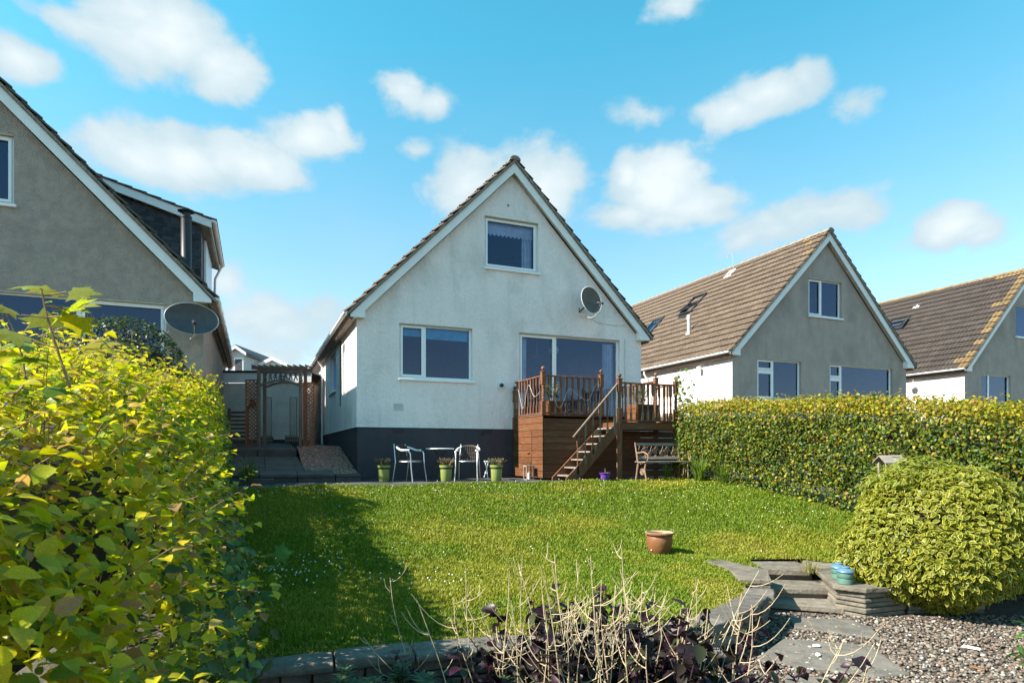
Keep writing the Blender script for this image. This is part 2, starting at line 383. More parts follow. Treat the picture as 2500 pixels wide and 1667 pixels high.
# leaf templates: y runs along the leaf, z is the upper side; a folded, drooping blade
def leaf_tpl(w=.32, fold=.10, droop=.18, nst=4, tip=1.0):
    ys = np.linspace(0, 1, nst+1); vs = [(0, 0, 0)]; fs = []
    for i in range(1, nst):
        y = ys[i]; hw = w*math.sin(math.pi*y**.85)**.8; zc = -droop*y*y
        vs += [(-hw, y-.02, zc+fold*hw/w), (0, y, zc), (hw, y-.02, zc+fold*hw/w)]
    vs.append((0, 1, -droop)); last = len(vs)-1
    fs += [(0, 2, 1), (0, 3, 2)]
    for i in range(nst-2):
        a = 1+3*i; b = a+3
        fs += [(a, a+1, b+1), (a, b+1, b), (a+1, a+2, b+2), (a+1, b+2, b+1)]
    a = last-3; fs += [(a, a+1, last), (a+1, a+2, last)]
    return np.array(vs, float), np.array(fs)
BEECH = leaf_tpl(.33, .12, .26, 4)
SMALL = leaf_tpl(.36, .10, .12, 3)
def maple_tpl():
    out = [(0, 0), (.16, .10), (.48, .04), (.36, .26), (.62, .55), (.34, .54), (.30, .70), (.16, .66), (0, 1.05), (-.16, .66), (-.30, .70), (-.34, .54), (-.62, .55), (-.36, .26), (-.48, .04), (-.16, .10)]
    vs = [(0, .38, .0)]+[(x, y, -.30*(x*x)-.12*abs(y-.35)**1.5) for x, y in out]
    n = len(out); return np.array(vs, float), np.array([(0, 1+i, 1+(i+1) % n) for i in range(n)])
MAPLE = maple_tpl()
def variegated_tpl():
    """green heart with a cream rim: rim verts flagged"""
    V, _ = leaf_tpl(.27, .05, .22, 4)
    out = [(0, 0), (.16, .20), (.27, .45), (.19, .74), (0, 1.0), (-.19, .74), (-.27, .45), (-.16, .20)]
    def z(x, y): return -.25*y*y+.30*abs(x)
    vs = [(0, .06, 0)]; rim = [0]
    inner = [(0, .07), (.11, .22), (.19, .45), (.13, .70), (0, .90), (-.13, .70), (-.19, .45), (-.11, .22)]
    vs = [(0, .45, z(0, .45))]; flag = [0]
    for x, y in inner: vs.append((x, y, z(x, y))); flag.append(0)
    for x, y in inner: vs.append((x*1.12, y, z(x, y)+.004)); flag.append(1)
    for x, y in out: vs.append((x, y, z(x, y))); flag.append(1)
    fs = []
    for i in range(8):
        j = (i+1) % 8
        fs += [(0, 1+i, 1+j), (1+i, 9+i, 9+j), (1+i, 9+j, 1+j), (9+i, 17+i, 17+j), (9+i, 17+j, 9+j)]
    return np.array(vs, float), np.array(fs), np.array(flag, float)
VARI = variegated_tpl()

def smoothstep(a, b, x):
    t = np.clip((x-a)/(b-a), 0, 1); return t*t*(3-2*t)
# ------------------------------------------------------------------ the lie of the land (eye level is z = 0, gravel garden -1.7)
YAW = R_(22.4); UX, UY = math.cos(YAW), math.sin(YAW); DX, DY = -UY, UX
HO = np.array([-3.465, 13.884])                   # near left corner of the white house
ZP = -.63                                         # patio level
def sp(x, y):
    dx, dy = np.asarray(x)-HO[0], np.asarray(y)-HO[1]
    return dx*UX+dy*UY, -(dx*DX+dy*DY)            # along the house front, out from it
PE = 2.62                                         # patio edge, metres out from the front
def lawn_z(x, y):
    s, p = sp(x, y); w = p-PE
    f = .79*np.sin(np.pi/2*np.clip(w/6, 0, 1))
    g = .30*smoothstep(3, 7, s)*np.sin(np.pi*np.clip(w/6, 0, 1))
    return ZP+.035-f+g+.012*np.sin(x*2.1+y*1.3)+.01*np.sin(x*1.1-y*2.7)
WALL = [(-2.05, 4.02), (-1.6, 4.22), (-1.12, 4.38), (-.43, 4.62), (-.1, 4.70), (.55, 4.80), (1.15, 4.98), (1.574, 5.27), (1.82, 5.53), (2.08, 5.87), (2.28, 6.12), (2.42, 6.46)]
def smooth_path(pts, n=4):
    out = []
    for i in range(len(pts)-1):
        p0, p1, p2, p3 = [np.array(pts[min(max(j, 0), len(pts)-1)], float) for j in (i-1, i, i+1, i+2)]
        for k in range(n):
            t = k/n; out.append(.5*((2*p1)+(-p0+p2)*t+(2*p0-5*p1+4*p2-p3)*t*t+(-p0+3*p1-3*p2+p3)*t**3))
    out.append(np.array(pts[-1], float)); return np.array(out)
WALLP = smooth_path(WALL)
HEDGE_R = [(3.72, 14.25), (4.06, 13.6), (5.72, 10.4), (6.85, 8.2), (8.4, 5.2)]
def inside(poly, x, y):
    poly = np.asarray(poly); r = np.zeros(np.shape(x), bool); j = len(poly)-1
    for i in range(len(poly)):
        xi, yi = poly[i]; xj, yj = poly[j]
        with np.errstate(divide='ignore', invalid='ignore'):
            r ^= ((yi > y) != (yj > y)) & (x < (xj-xi)*(y-yi)/(yj-yi)+xi)
        j = i
    return r
def on_edge(s, p): return (HO[0]+s*UX-p*DX, HO[1]+s*UY-p*DY)
LAWN = [tuple(p) for p in WALLP]+[(2.62, 6.75), (2.95, 7.45), (3.02, 8.02), (3.72, 7.98), (4.3, 7.6), (5.2, 7.4), (7.2, 7.6)]+[(5.9, 10.4), (4.2, 13.6)]+[on_edge(8.2, PE-.5), on_edge(7.0, PE), on_edge(-3.1, PE)]+[(-6.0, 11), (-4.6, 8), (-3.2, 5.5)]

# ------------------------------------------------------------------ the ground of the place
def ground_z(x, y):
    s, p = sp(x, y)
    low = -1.74
    up = smoothstep(9.5, 2.4, p)                      # 0 in the lower garden, 1 at the houses
    z = low+(ZP-.12-low)*up
    z = z+smoothstep(-4, -14, p)*1.15
    z = z-.45*smoothstep(1.5, 3.0, p)*smoothstep(11, 9, p)*smoothstep(-9, -6, s)*smoothstep(11, 8, s)
    return z
def sheet(name, xs, ys, zf, mat, keep=None, kind='structure'):
    X, Y = np.meshgrid(xs, ys); V = np.stack([X, Y, zf(X, Y)], -1).reshape(-1, 3)
    nx, ny = len(xs), len(ys); i = np.arange(nx*ny).reshape(ny, nx)
    F = np.stack([i[:-1, :-1], i[:-1, 1:], i[1:, 1:], i[1:, :-1]], -1).reshape(-1, 4)
    if keep is not None:
        c = V[F].mean(1); F = F[keep(c[:, 0], c[:, 1])]
        used = np.unique(F); mp = np.zeros(len(V), int); mp[used] = np.arange(len(used)); V = V[used]; F = mp[F]
    return np_obj(name, V, F, mat, kind=kind)
def spread(lo, hi, fine, far):
    a = np.arange(lo, hi+.01, fine); b = hi+np.geomspace(fine*2, far-hi, 14); c = lo-np.geomspace(fine*2, far+lo, 14)[::-1]
    return np.concatenate([c, a, b])
sheet('ground', spread(-30, 30, 1.0, 700), spread(-14, 40, 1.0, 700), ground_z, 'earth')

# ------------------------------------------------------------------ houses, all built to one plan
SL = 1.02; RIDGE = 7.17; EAVE = -.24; HW = 7.5
def roof_top(u): return RIDGE-SL*abs(u-3.75)
PHI = math.atan(SL); SLEN = (3.75-EAVE)/math.cos(PHI)
TW, NC = .30, 18; TG = SLEN/NC
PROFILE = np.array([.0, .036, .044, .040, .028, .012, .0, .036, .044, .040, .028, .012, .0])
GROOVE_SHADE = np.concatenate([np.where(PROFILE < .02, 1, np.where(PROFILE < .03, .35, 0))]*2+[np.ones(13)])  # shade painted into tile valleys and under the lower lips
def tile_tpl():
    xs = np.array([0, .016, .04, .065, .09, .12, .146, .162, .188, .213, .24, .27, TW+.006]); zs = PROFILE
    g = TG+.05; V = []
    for y, dz in ((0, .048), (g, .0)): V += [(x, y, z+dz) for x, z in zip(xs, zs)]
    V += [(x, .004, z+.048-.040) for x, z in zip(xs, zs)]
    F = []
    for i in range(12):
        F += [(i, i+1, 13+i+1, 13+i), (26+i, 26+i+1, i+1, i)]
    return np.array(V, float), np.array(F)
TILE = tile_tpl()
TMESH = {}
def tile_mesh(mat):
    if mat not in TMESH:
        me = np_mesh('roof_tile', TILE[0], TILE[1], mat, smooth=True, groove_shade=GROOVE_SHADE); me.set_sharp_from_angle(angle=R_(45)); TMESH[mat] = me
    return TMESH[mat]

def shell(root, L, zb, openings, mat, cut=None, dz=0, side_open=(), side_mat=None):
    """outside walls as one skin with real openings; openings are (u0,u1,z0,z1) in the front gable"""
    m = MB(); ZE = 2.98; dep = .13
    def gl(z): return 0 if z <= ZE else (z-ZE)/SL*1.0+.02
    top = 6.86
    zs = sorted({zb, ZE, top} | {o[2] for o in openings} | {o[3] for o in openings})
    zs = [z for z in zs if zb <= z <= top]
    for a, b in zip(zs, zs[1:]):
        us = []
        cur = [o for o in openings if o[2] <= a+1e-6 and o[3] >= b-1e-6]
        l = [(gl(a), gl(b))]; edges = []
        x = (gl(a), gl(b))
        for o in sorted(cur):
            edges.append((x, (o[0], o[0]))); x = (o[1], o[1])
        edges.append((x, (HW-gl(a), HW-gl(b))))
        for (p0, p1), (q0, q1) in edges: m.add([(p0, 0, a), (q0, 0, a), (q1, 0, b), (p1, 0, b)], [(0, 1, 2, 3)])
    for u0, u1, z0, z1 in openings:
        c = [(u0, z0), (u1, z0), (u1, z1), (u0, z1)]
        for i in range(4):
            p, q = c[i], c[(i+1) % 4]; m.add([(p[0], 0, p[1]), (p[0], dep, p[1]), (q[0], dep, q[1]), (q[0], 0, q[1])], [(0, 1, 2, 3)])
    fm = m; m = MB()
    # side walls: left may carry windows (y0,y1,z0,z1)
    ys = sorted({0, L} | {o[0] for o in side_open} | {o[1] for o in side_open})
    for a, b in zip(ys, ys[1:]):
        o = [o for o in side_open if o[0] <= a+1e-6 and o[1] >= b-1e-6]
        segs = [(zb, ZE)] if not o else [(zb, o[0][2]), (o[0][3], ZE)]
        for z0, z1 in segs: m.add([(0, a, z0), (0, b, z0), (0, b, z1), (0, a, z1)], [(3, 2, 1, 0)])
    for y0, y1, z0, z1 in side_open:
        c = [(y0, z0), (y1, z0), (y1, z1), (y0, z1)]
        for i in range(4):
            p, q = c[i], c[(i+1) % 4]; m.add([(0, p[0], p[1]), (dep, p[0], p[1]), (dep, q[0], q[1]), (0, q[0], q[1])], [(0, 1, 2, 3)])
    if side_mat: sh(m, dz).build('side_wall', side_mat, root, fix=False); m = fm
    else: fm.add(m.v, m.f); m = fm
    m.add([(HW, 0, zb), (HW, L, zb), (HW, L, ZE), (HW, 0, ZE)], [(0, 1, 2, 3)])
    m.add([(0, L, zb), (HW, L, zb), (HW, L, ZE), (3.75, L, 6.86), (0, L, ZE)], [(4, 3, 2, 1, 0)])
    sh(m, dz); return m.build('wall', mat, root, fix=False)
def sh(m, dz):
    m.v = [(x, y, z+dz) for x, y, z in m.v]; return m

def window(root, u0, u1, z0, z1, muls=(), trans=(), dz=0, sill=True, sash=(), side=False, name='window', proud=.0):
    """white frame set back in its opening. muls: vertical bars; trans: (z, ua, ub) horizontal bars; sash: (a,b,c,d) opening lights"""
    T = (lambda m: sh(m, dz)) if not side else (lambda m: sh(setattr(m, 'v', [(y, x, z) for x, y, z in m.v]) or m, dz))
    y0, y1 = .075, .135; f = .055; m = MB()
    m.box(u0, u1, y0, y1, z0, z0+f).box(u0, u1, y0, y1, z1-f, z1).box(u0, u0+f, y0, y1, z0+f, z1-f).box(u1-f, u1, y0, y1, z0+f, z1-f)
    for u in muls: m.box(u-.04, u+.04, y0, y1, z0+f, z1-f)
    for z, a, b in trans: m.box(a, b, y0, y1, z-.035, z+.035)
    w = T(m).build(name, 'white_upvc', root, bevel=.006)
    for a, b, c, d in sash:
        g = .05; m = MB(); y2 = .055
        m.box(a, b, y2, y0+.02, c, c+g).box(a, b, y2, y0+.02, d-g, d).box(a, a+g, y2, y0+.02, c+g, d-g).box(b-g, b, y2, y0+.02, c+g, d-g)
        m.box((a+b)/2-.17, (a+b)/2+.17, y2-.006, y2, d-.034, d-.022)
        T(m).build('sash', 'white_upvc', w, bevel=.005)
    xs = [u0+f]+[u for u in muls]+[u1-f]
    for a, b in zip(xs, xs[1:]):
        m = MB(); m.add([(a-.01, .105, z0+.02), (b+.01, .105, z0+.02), (b+.01, .105, z1-.02), (a-.01, .105, z1-.02)], [(0, 1, 2, 3)])
        T(m).build('pane', GLASS, w, fix=False)
    if sill:
        m = MB(); m.box(u0-.02, u1+.045, -.055, .08, z0-.055, z0-.002); T(m).build('sill', 'white_upvc', w, bevel=.008)
    m = MB(); m.box(u0+.002, u1-.002, -.004, .07, z1-.022, z1-.003); T(m).build('head_trim', 'cream_reveal', w)
    return w

def roof(root, L, dz, mat, lichen=None, singles=300, seed=0, lich=.85, holes=()):
    """slab, verge, concrete tiles (the nearest ones each an object), ridge tiles"""
    r = random.Random(seed); c, s = math.cos(PHI), math.sin(PHI)
    y0 = -.20; ncol = int(round((L+.4)/TW))
    base = MB()
    e = .075
    base.prism([(EAVE+.02, roof_top(EAVE)-e-.02), (3.75, RIDGE-e), (HW-EAVE-.02, roof_top(EAVE)-e-.02), (HW-EAVE-.1, roof_top(EAVE)-e-.12), (3.75, RIDGE-e-.14), (EAVE+.1, roof_top(EAVE)-e-.12)], 'y', y0+.06, L+.2)
    rf = sh(base, dz).build('roof', mat, root)
    for sg in (0, 1):                                     # mortar bedding under the verge tiles
        m = MB(); f = (lambda u: u) if sg == 0 else (lambda u: HW-u)
        n = 26; pts = []
        for i in range(n+1):
            u = EAVE+(3.75-EAVE)*i/n; pts.append((f(u), roof_top(u)-.055+r.uniform(-.006, .010)))
        low = [(f(EAVE+(3.75-EAVE)*i/n), roof_top(EAVE+(3.75-EAVE)*i/n)-.12+r.uniform(-.006, .006)) for i in range(n, -1, -1)]
        for i in range(n):
            m.prism([pts[i], pts[i+1], low[n-1-i], low[n-i]], 'y', y0-.012+r.uniform(-.006, .004), y0+.06)
        sh(m, dz).build('verge_mortar', 'mortar', rf)
    todo = []
    for sg in (0, 1):
        Y = Vector((c, 0, s)) if sg == 0 else Vector((-c, 0, s)); N = Vector((-s, 0, c)) if sg == 0 else Vector((s, 0, c)); X = Vector((0, -1, 0)) if sg == 0 else Vector((0, 1, 0))
        for k in range(NC):
            u = EAVE+k*TG*c; z = roof_top(EAVE)+k*TG*s-.055
            for j in range(ncol):
                yy = y0+(j+1)*TW if sg == 0 else y0+j*TW
                skip = False
                for (h0, h1, k0, k1) in holes:
                    if sg == 0 and h0 < yy-TW/2 < h1 and k0 <= k <= k1: skip = True
                if skip: continue
                o = Vector((u if sg == 0 else HW-u, yy, z+dz))+N*r.uniform(-.003, .004)
                Xj = (X+N*r.uniform(-.012, .012)).normalized(); Yj = (Y+X*r.uniform(-.006, .006)).normalized(); Nj = Xj.cross(Yj).normalized(); Yj = Nj.cross(Xj)
                mt = Matrix(((Xj.x, Yj.x, Nj.x, o.x), (Xj.y, Yj.y, Nj.y, o.y), (Xj.z, Yj.z, Nj.z, o.z), (0, 0, 0, 1)))
                todo.append((sg, k, j, mt))
    # ones that show largest first: verge tiles, then the visible slope by distance
    wm = mat_of(root)
    def key(t):
        sg, k, j, mt = t
        d = (wm @ mt.translation).length
        return d*(.2 if j == 0 else 1 if (sg == 0 and singles > 60) else 6)
    todo.sort(key=key)
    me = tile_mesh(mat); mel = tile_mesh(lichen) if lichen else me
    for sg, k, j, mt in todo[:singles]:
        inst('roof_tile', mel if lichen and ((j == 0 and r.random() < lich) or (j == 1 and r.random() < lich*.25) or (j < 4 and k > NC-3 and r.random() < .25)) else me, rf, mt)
    rest = todo[singles:]
    if rest:
        A = np.array([[list(row) for row in t[3]] for t in rest])
        V, F = scatter(TILE[0], TILE[1], A[:, :3, 3], A[:, :3, :3], np.ones(len(rest)))
        o = np_obj('roof_tiles', V, F, mat, parent=rf, kind='stuff', groove_shade=np.tile(GROOVE_SHADE, len(rest))); o.data.set_sharp_from_angle(angle=R_(45))
    rm = MB(); n = 8; a = .125
    for y_, k in ((0, 1.0), (.34, 1.0)):
        pass
    vs = []
    for y_, q in ((0, 1.06), (.35, .98)):
        for i in range(n+1):
            t = math.pi*i/n; vs.append((a*q*math.cos(t)*1.05, y_, a*q*math.sin(t)*.85-.03))
    for i in range(n+1):
        t = math.pi*i/n; vs.append((a*.86*math.cos(t)*1.05, .001, a*.86*math.sin(t)*.85-.03))
    fs = [(i, i+1, n+1+i+1, n+1+i) for i in range(n)]+[(i+1, i, 2*n+2+i, 2*n+3+i) for i in range(n)]
    rm.add(vs, fs); rmesh = rm.mesh('ridge_tile', lichen if lich > .5 else 'mortar', smooth=True)
    for j in range(int((L+.4)/.33)):
        inst('ridge_tile', rmesh, rf, Matrix.Translation((3.75, y0-.02+j*.33, RIDGE-.055+dz+r.uniform(-.004, .004))) @ Matrix.Rotation(r.uniform(-.02, .02), 4, 'Z'))
    m = MB(); m.prism([(3.75+.11*math.cos(math.pi*i/8), RIDGE-.09+.10*math.sin(math.pi*i/8)) for i in range(9)], 'y', y0-.03, y0+.03); sh(m, dz).build('ridge_end', 'mortar', rf)
    return rf

def trim(root, L, dz, gutter='white_upvc', left_vis=True):
    for sg in (0, 1):
        f = (lambda u: u) if sg == 0 else (lambda u: HW-u)
        top = lambda u: 7.04-SL*abs(u-3.75)
        ua, ub = .16, 3.75
        m = MB(); m.prism([(f(ua), top(ua)), (f(ub), top(ub)), (f(ub), top(ub)-.245), (f(ua), top(ua)-.245)], 'y', -.165, -.14)
        sh(m, dz).build('bargeboard', 'white_paint', root, bevel=.004)
        m = MB(); m.prism([(f(ua), top(ua)-.17), (f(ub), top(ub)-.17), (f(ub), top(ub)-.19), (f(ua), top(ua)-.19)], 'y', -.139, -.002)
        sh(m, dz).build('soffit', 'soffit_paint', root)
        m = MB(); m.prism([(f(-.16), top(-.16)-.02), (f(.16), top(.16)-.005), (f(.16), 2.97), (f(-.16), 2.97)], 'y', -.172, -.0)
        sh(m, dz).build('eaves_box', 'white_paint', root, bevel=.004)
        m = MB(); m.box(min(f(.0), f(-.16)), max(f(.0), f(-.16)), .0, L, 2.965, 2.98); sh(m, dz).build('eaves_soffit', 'soffit_paint', root)
        m = MB(); m.box(min(f(-.16), f(-.18)), max(f(-.16), f(-.18)), .0, L, 2.955, 3.12); sh(m, dz).build('fascia', 'white_paint', root)
        # half-round gutter with brackets
        g = MB(); cx = f(-.245); cz = 3.085; rr = .06; n = 8; vs = []
        for y_ in (-.17, L+.05):
            for q in (rr, rr-.006):
                for i in range(n+1):
                    t = math.pi+math.pi*i/n; vs.append((cx+q*math.cos(t), y_, cz+q*math.sin(t)))
        k = n+1; fs = []
        for i in range(n): fs += [(i, i+1, 2*k+i+1, 2*k+i), (k+i+1, k+i, 3*k+i, 3*k+i+1)]
        fs += [(0, 2*k, 3*k, k), (n, k+n, 3*k+n, 2*k+n)]
        fs.append(tuple(range(n+1))); fs.append(tuple(range(2*k, 2*k+n+1)))
        g.add(vs, fs); gt = sh(g, dz).build('gutter', gutter, root, smooth=True, fix=False)
        b = MB(); vs = []
        for y_ in (0, .035):
            for i in range(n+1):
                t = math.pi*.95+math.pi*1.1*i/n; vs.append(((rr+.010)*math.cos(t), y_, (rr+.010)*math.sin(t)))
        b.add(vs, [(i, i+1, k+i+1, k+i) for i in range(n)]+[tuple(range(n+1)), tuple(range(k, 2*k))]); bm_ = b.mesh('gutter_bracket', gutter)
        for j in range(int(L/.95)): inst('gutter_bracket', bm_, gt, Matrix.Translation((cx, .25+j*.95, cz+dz)))

def rooms(root, L, zb, dz):
    m = MB()
    m.box(.12, HW-.12, .16, 4.0, .74, .845); m.box(.12, HW-.12, .16, 4.0, 3.02, 3.14)
    m.box(.12, HW-.12, 4.0, 4.1, .845, 3.02); m.box(1.9, 5.6, 4.0, 4.1, 3.14, 5.1); m.box(2.7, 4.8, 4.0, 4.1, 5.1, 5.75); m.box(3.2, 3.3, .16, 4.0, .845, 3.02)
    m.box(1.85, 1.9, .16, 4, 3.14, 5.0); m.box(5.6, 5.65, .16, 4, 3.14, 5.0); m.box(2.7, 4.8, .16, 4, 5.75, 5.8)
    return sh(m, dz).build('interior', 'interior', root)

BZ = -ZP                                                # roots stand on the patio level
def house(name, label, O, zoff, L, wallmat, tilemat, lichen, singles, seed, zb=-1.3, openings=None, side_open=(), holes=(), gutter='white_upvc', side_mat=None):
    root = thing(name, label, 'house', (O[0], O[1], ZP+zoff), YAW)
    shell(root, L, zb, openings, wallmat, dz=BZ, side_open=side_open, side_mat=side_mat)
    trim(root, L, BZ, gutter); roof(root, L, BZ, tilemat, lichen, singles, seed, .85 if tilemat == 'tile_dark' else .04, holes=holes); rooms(root, L, zb, BZ)
    return root
W1 = (.955, 2.72, 1.695, 2.96); W2 = (3.03, 4.46, 4.47, 5.72); WD = (3.94, 6.83, .88, 2.96)

# --- white house
C = house('house', 'white harled gable house with dark painted plinth and timber deck', HO, 0, 11.4, 'white_harl', 'tile_brown', None, 36, 1, zb=.565,
          openings=[W1, W2, WD], side_open=[(3.9, 5.45, 1.74, 2.85)])
m = MB(); m.box(.016, HW-.016, .016, 11.3, -1.2, .575); sh(m, BZ).build('plinth', 'plinth_paint', C)
m = MB()
for i in range(2): pass
m.prism([(-.012, .56), (0.0, .60), (.02, .60), (.02, .56)], 'y', -.012, 11.3); m.prism([(-.012, .56), (0, .60), (.02, .60), (.02, .56)], 'x', -.012, HW)
sh(m, BZ).build('bellcast', 'white_harl', C)
w = window(C, *W1, muls=(1.56,), dz=BZ, sash=((1.0, 1.54, 1.74, 2.92),))
window(C, *W2, dz=BZ, sash=((3.08, 4.41, 4.52, 5.67),))
window(C, *WD, muls=(4.96,), dz=BZ, sill=False, name='patio_door', sash=((3.99, 4.93, .93, 2.91),))
window(C, 3.9, 5.45, 1.74, 2.85, muls=(4.5,), dz=BZ, side=True)
# air bricks: perforated plates
def air_brick(root, u, z, w_, h_, mat, nx, nz, y=-.004, dz=BZ):
    m = MB(); dx = w_/nx; d2 = h_/nz
    for i in range(nx+1): m.box(u+i*dx-.004 if i else u-.008, u+i*dx+.004, y, y+.012, z, z+h_)
    for k in range(nz+1): m.box(u-.008, u+w_+.004, y+.001, y+.011, z+k*d2-.004, z+k*d2+.004)
    m2 = MB(); m2.box(u, u+w_, y+.0115, y+.013, z, z+h_)
    o = sh(m, dz).build('air_brick', mat, root); sh(m2, dz).build('vent_void', 'black_metal', o)
air_brick(C, .83, .955, .22, .15, 'white_paint', 10, 6, y=-.014)
air_brick(C, .84, .44, .22, .10, 'plinth_paint', 9, 4, y=.002)
air_brick(C, 3.0, .44, .22, .10, 'plinth_paint', 9, 4, y=.002)
# boiler flue terminal
def ring(m, c, r0, r1, y0, y1, n=18):
    vs = []
    for y_, r_ in ((y0, r0), (y0, r1), (y1, r1), (y1, r0)):
        vs += [(c[0]+r_*math.cos(2*math.pi*k/n), y_, c[1]+r_*math.sin(2*math.pi*k/n)) for k in range(n)]
    fs = []
    for q in range(4):
        for k in range(n): fs.append((q*n+k, q*n+(k+1) % n, ((q+1) % 4)*n+(k+1) % n, ((q+1) % 4)*n+k))
    return m.add(vs, fs)
m = MB(); ring(m, (3.45, 1.62), .045, .095, -.035, .002); fl = sh(m, BZ).build('flue_terminal', 'white_paint', C, smooth=True)
m = MB(); ring(m, (3.45, 1.62), .028, .048, -.09, -.018); m.tube([(3.45, -.05, 1.62), (3.45, -.02, 1.62)], .03, 10); sh(m, BZ).build('flue_pipe', 'dish_grey', fl, smooth=True)
# cable down the corner of the gable, small fixings, overflow pipe in the plinth
m = MB(); m.tube([(6.98, -.012, .9), (6.98, -.012, 2.97)], .008, 5); m.tube([(5.9, -.01, 3.47), (6.2, -.012, 3.36), (6.6, -.012, 3.33), (7.0, -.012, 3.35)], .006, 5)
sh(m, BZ).build('wall_cable', 'cable_white', C)
m = MB(); m.tube([(2.93, -.07, .40), (2.95, -.02, .46), (3.0, .02, .47)], [.014, .014, .014], 6); sh(m, BZ).build('overflow_pipe', 'black_metal', C)
m = MB(); m.box(3.63, 3.66, -.02, 0.0, 6.02, 6.06); m.box(3.44, 3.46, -.015, 0, 6.52, 6.54); sh(m, BZ).build('wall_fixing', 'black_metal', C)
m = MB(); m.tube([(-.055, 7.2, -.3), (-.055, 7.2, 2.8), (-.2, 7.2, 3.02)], .035, 8); sh(m, BZ).build('downpipe', 'white_upvc', C, smooth=True)
m = MB(); m.tube([(-.012, 2.8, 1.2), (-.012, 2.8, 2.96)], .012, 5); sh(m, BZ).build('wall_cable', 'black_metal', C)

# --- grey house on the left with slate-cheeked dormer
LO = np.array([-13.036, 9.442])
WL = (1.2, 6.86, .9, 2.92)
Lh = house('house', 'grey roughcast house with slate hung dormer behind the big hedge', LO, -.05, 10.1, 'grey_harl', 'tile_brown', None, 36, 2,
           openings=[WL, W2])
window(Lh, *WL, muls=(2.6, 4.0, 5.42), dz=BZ, sash=((5.47, 6.81, .95, 2.87),))
window(Lh, *W2, dz=BZ, sash=((3.08, 4.41, 4.52, 5.67),))
d0, d1 = 3.4, 7.2
drt = lambda u: 6.47-.285*(u-4.9)
m = MB(); m.prism([(4.3, roof_top(4.3)-.12), (4.35, drt(4.35)-.2), (7.22, drt(7.22)-.2), (7.22, roof_top(7.22)-.12)], 'y', d0+.03, d1)
dm = sh(m, BZ).build('dormer', 'slate', Lh)
m = MB(); m.prism([(4.25, drt(4.25)+.005), (7.46, drt(7.46)+.005), (7.46, drt(7.46)-.19), (4.25, drt(4.25)-.19)], 'y', d0-.14, d0-.115); sh(m, BZ).build('dormer_bargeboard', 'white_paint', dm, bevel=.004)
m = MB(); m.prism([(4.3, drt(4.3)-.14), (7.4, drt(7.4)-.14), (7.4, drt(7.4)-.17), (4.3, drt(4.3)-.17)], 'y', d0-.114, d1+.1); m.box(7.4, 7.445, d0-.114, d1+.1, drt(7.4)-.2, drt(7.4)-.02)
sh(m, BZ).build('dormer_fascia', 'soffit_paint', dm)
m = MB()
for k in range(11):
    ua = 7.52-(k+1)*.3; ub = ua+.36; m.prism([(ua, drt(ua)+.035), (ub, drt(ub)+.065), (ub, drt(ub)+.03), (ua, drt(ua)+.005)], 'y', d0-.18, d1+.12)
sh(m, BZ).build('dormer_roof', 'tile_brown', dm)
g = MB(); vs = []; n = 8
for y_ in (d0-.16, d1+.14):
    for i in range(n+1):
        t = math.pi+math.pi*i/n; vs.append((7.51+.06*math.cos(t), y_, drt(7.4)-.01+.06*math.sin(t)))
g.add(vs, [(i, i+1, n+2+i, n+1+i) for i in range(n)]+[tuple(range(n+1)), tuple(range(n+1, 2*n+2))]); gt = sh(g, BZ).build('dormer_gutter', 'white_upvc', dm, smooth=True)
m = MB(); m.box(7.23, 7.28, 4.2, 6.4, 4.1, 5.5); sh(m, BZ).build('dormer_window', 'white_upvc', dm)
m = MB(); m.tube([(7.5, d1+.05, drt(7.4)-.06), (7.32, d1+.05, 5.3), (7.28, d1+.05, 3.6)], .035, 8); sh(m, BZ).build('dormer_downpipe', 'white_upvc', dm, smooth=True)
# hung slates on the cheek, each one an object
sm = MB(); sm.box(0, .176, -.012, 0, 0, .16); sm.v = [(x, y-(.010 if z < .01 else 0), z) for x, y, z in sm.v]; sme = sm.mesh('slate', 'slate')
r = random.Random(5); row = 0; z = 3.45
while z < 6.5:
    u = 4.4+(.09 if row % 2 else 0)
    while u < 7.2:
        low = roof_top(u+.09)-.06
        if z+.16 > low and z+.15 < drt(u+.17)-.16 and u+.176 < 7.25:
            inst('slate', sme, dm, Matrix.Translation((u+r.uniform(-.003, .003), d0+.029-r.uniform(0, .004), z+BZ+r.uniform(-.004, .004))))
        u += .18
    z += .107; row += 1
m = MB(); m.lathe([(.13, 3.6), (.13, 4.0), (.115, 4.05), (.115, 4.25), (.122, 4.26), (.122, 4.30), (.115, 4.31), (.115, 5.52), (.125, 5.53), (.125, 5.58), (.09, 5.59), (.09, 5.66), (.185, 5.69), (.185, 5.71), (.05, 5.76)], 18, (6.95, 2.75, 0))
sh(m, BZ).build('stove_flue', 'black_metal', Lh, smooth=True)
m = MB(); m.tube([(HW+.2, 9.9, 3.03), (HW+.06, 9.9, 2.8), (HW+.05, 9.9, -.4)], .035, 8); sh(m, BZ).build('downpipe', 'white_upvc', Lh, smooth=True)

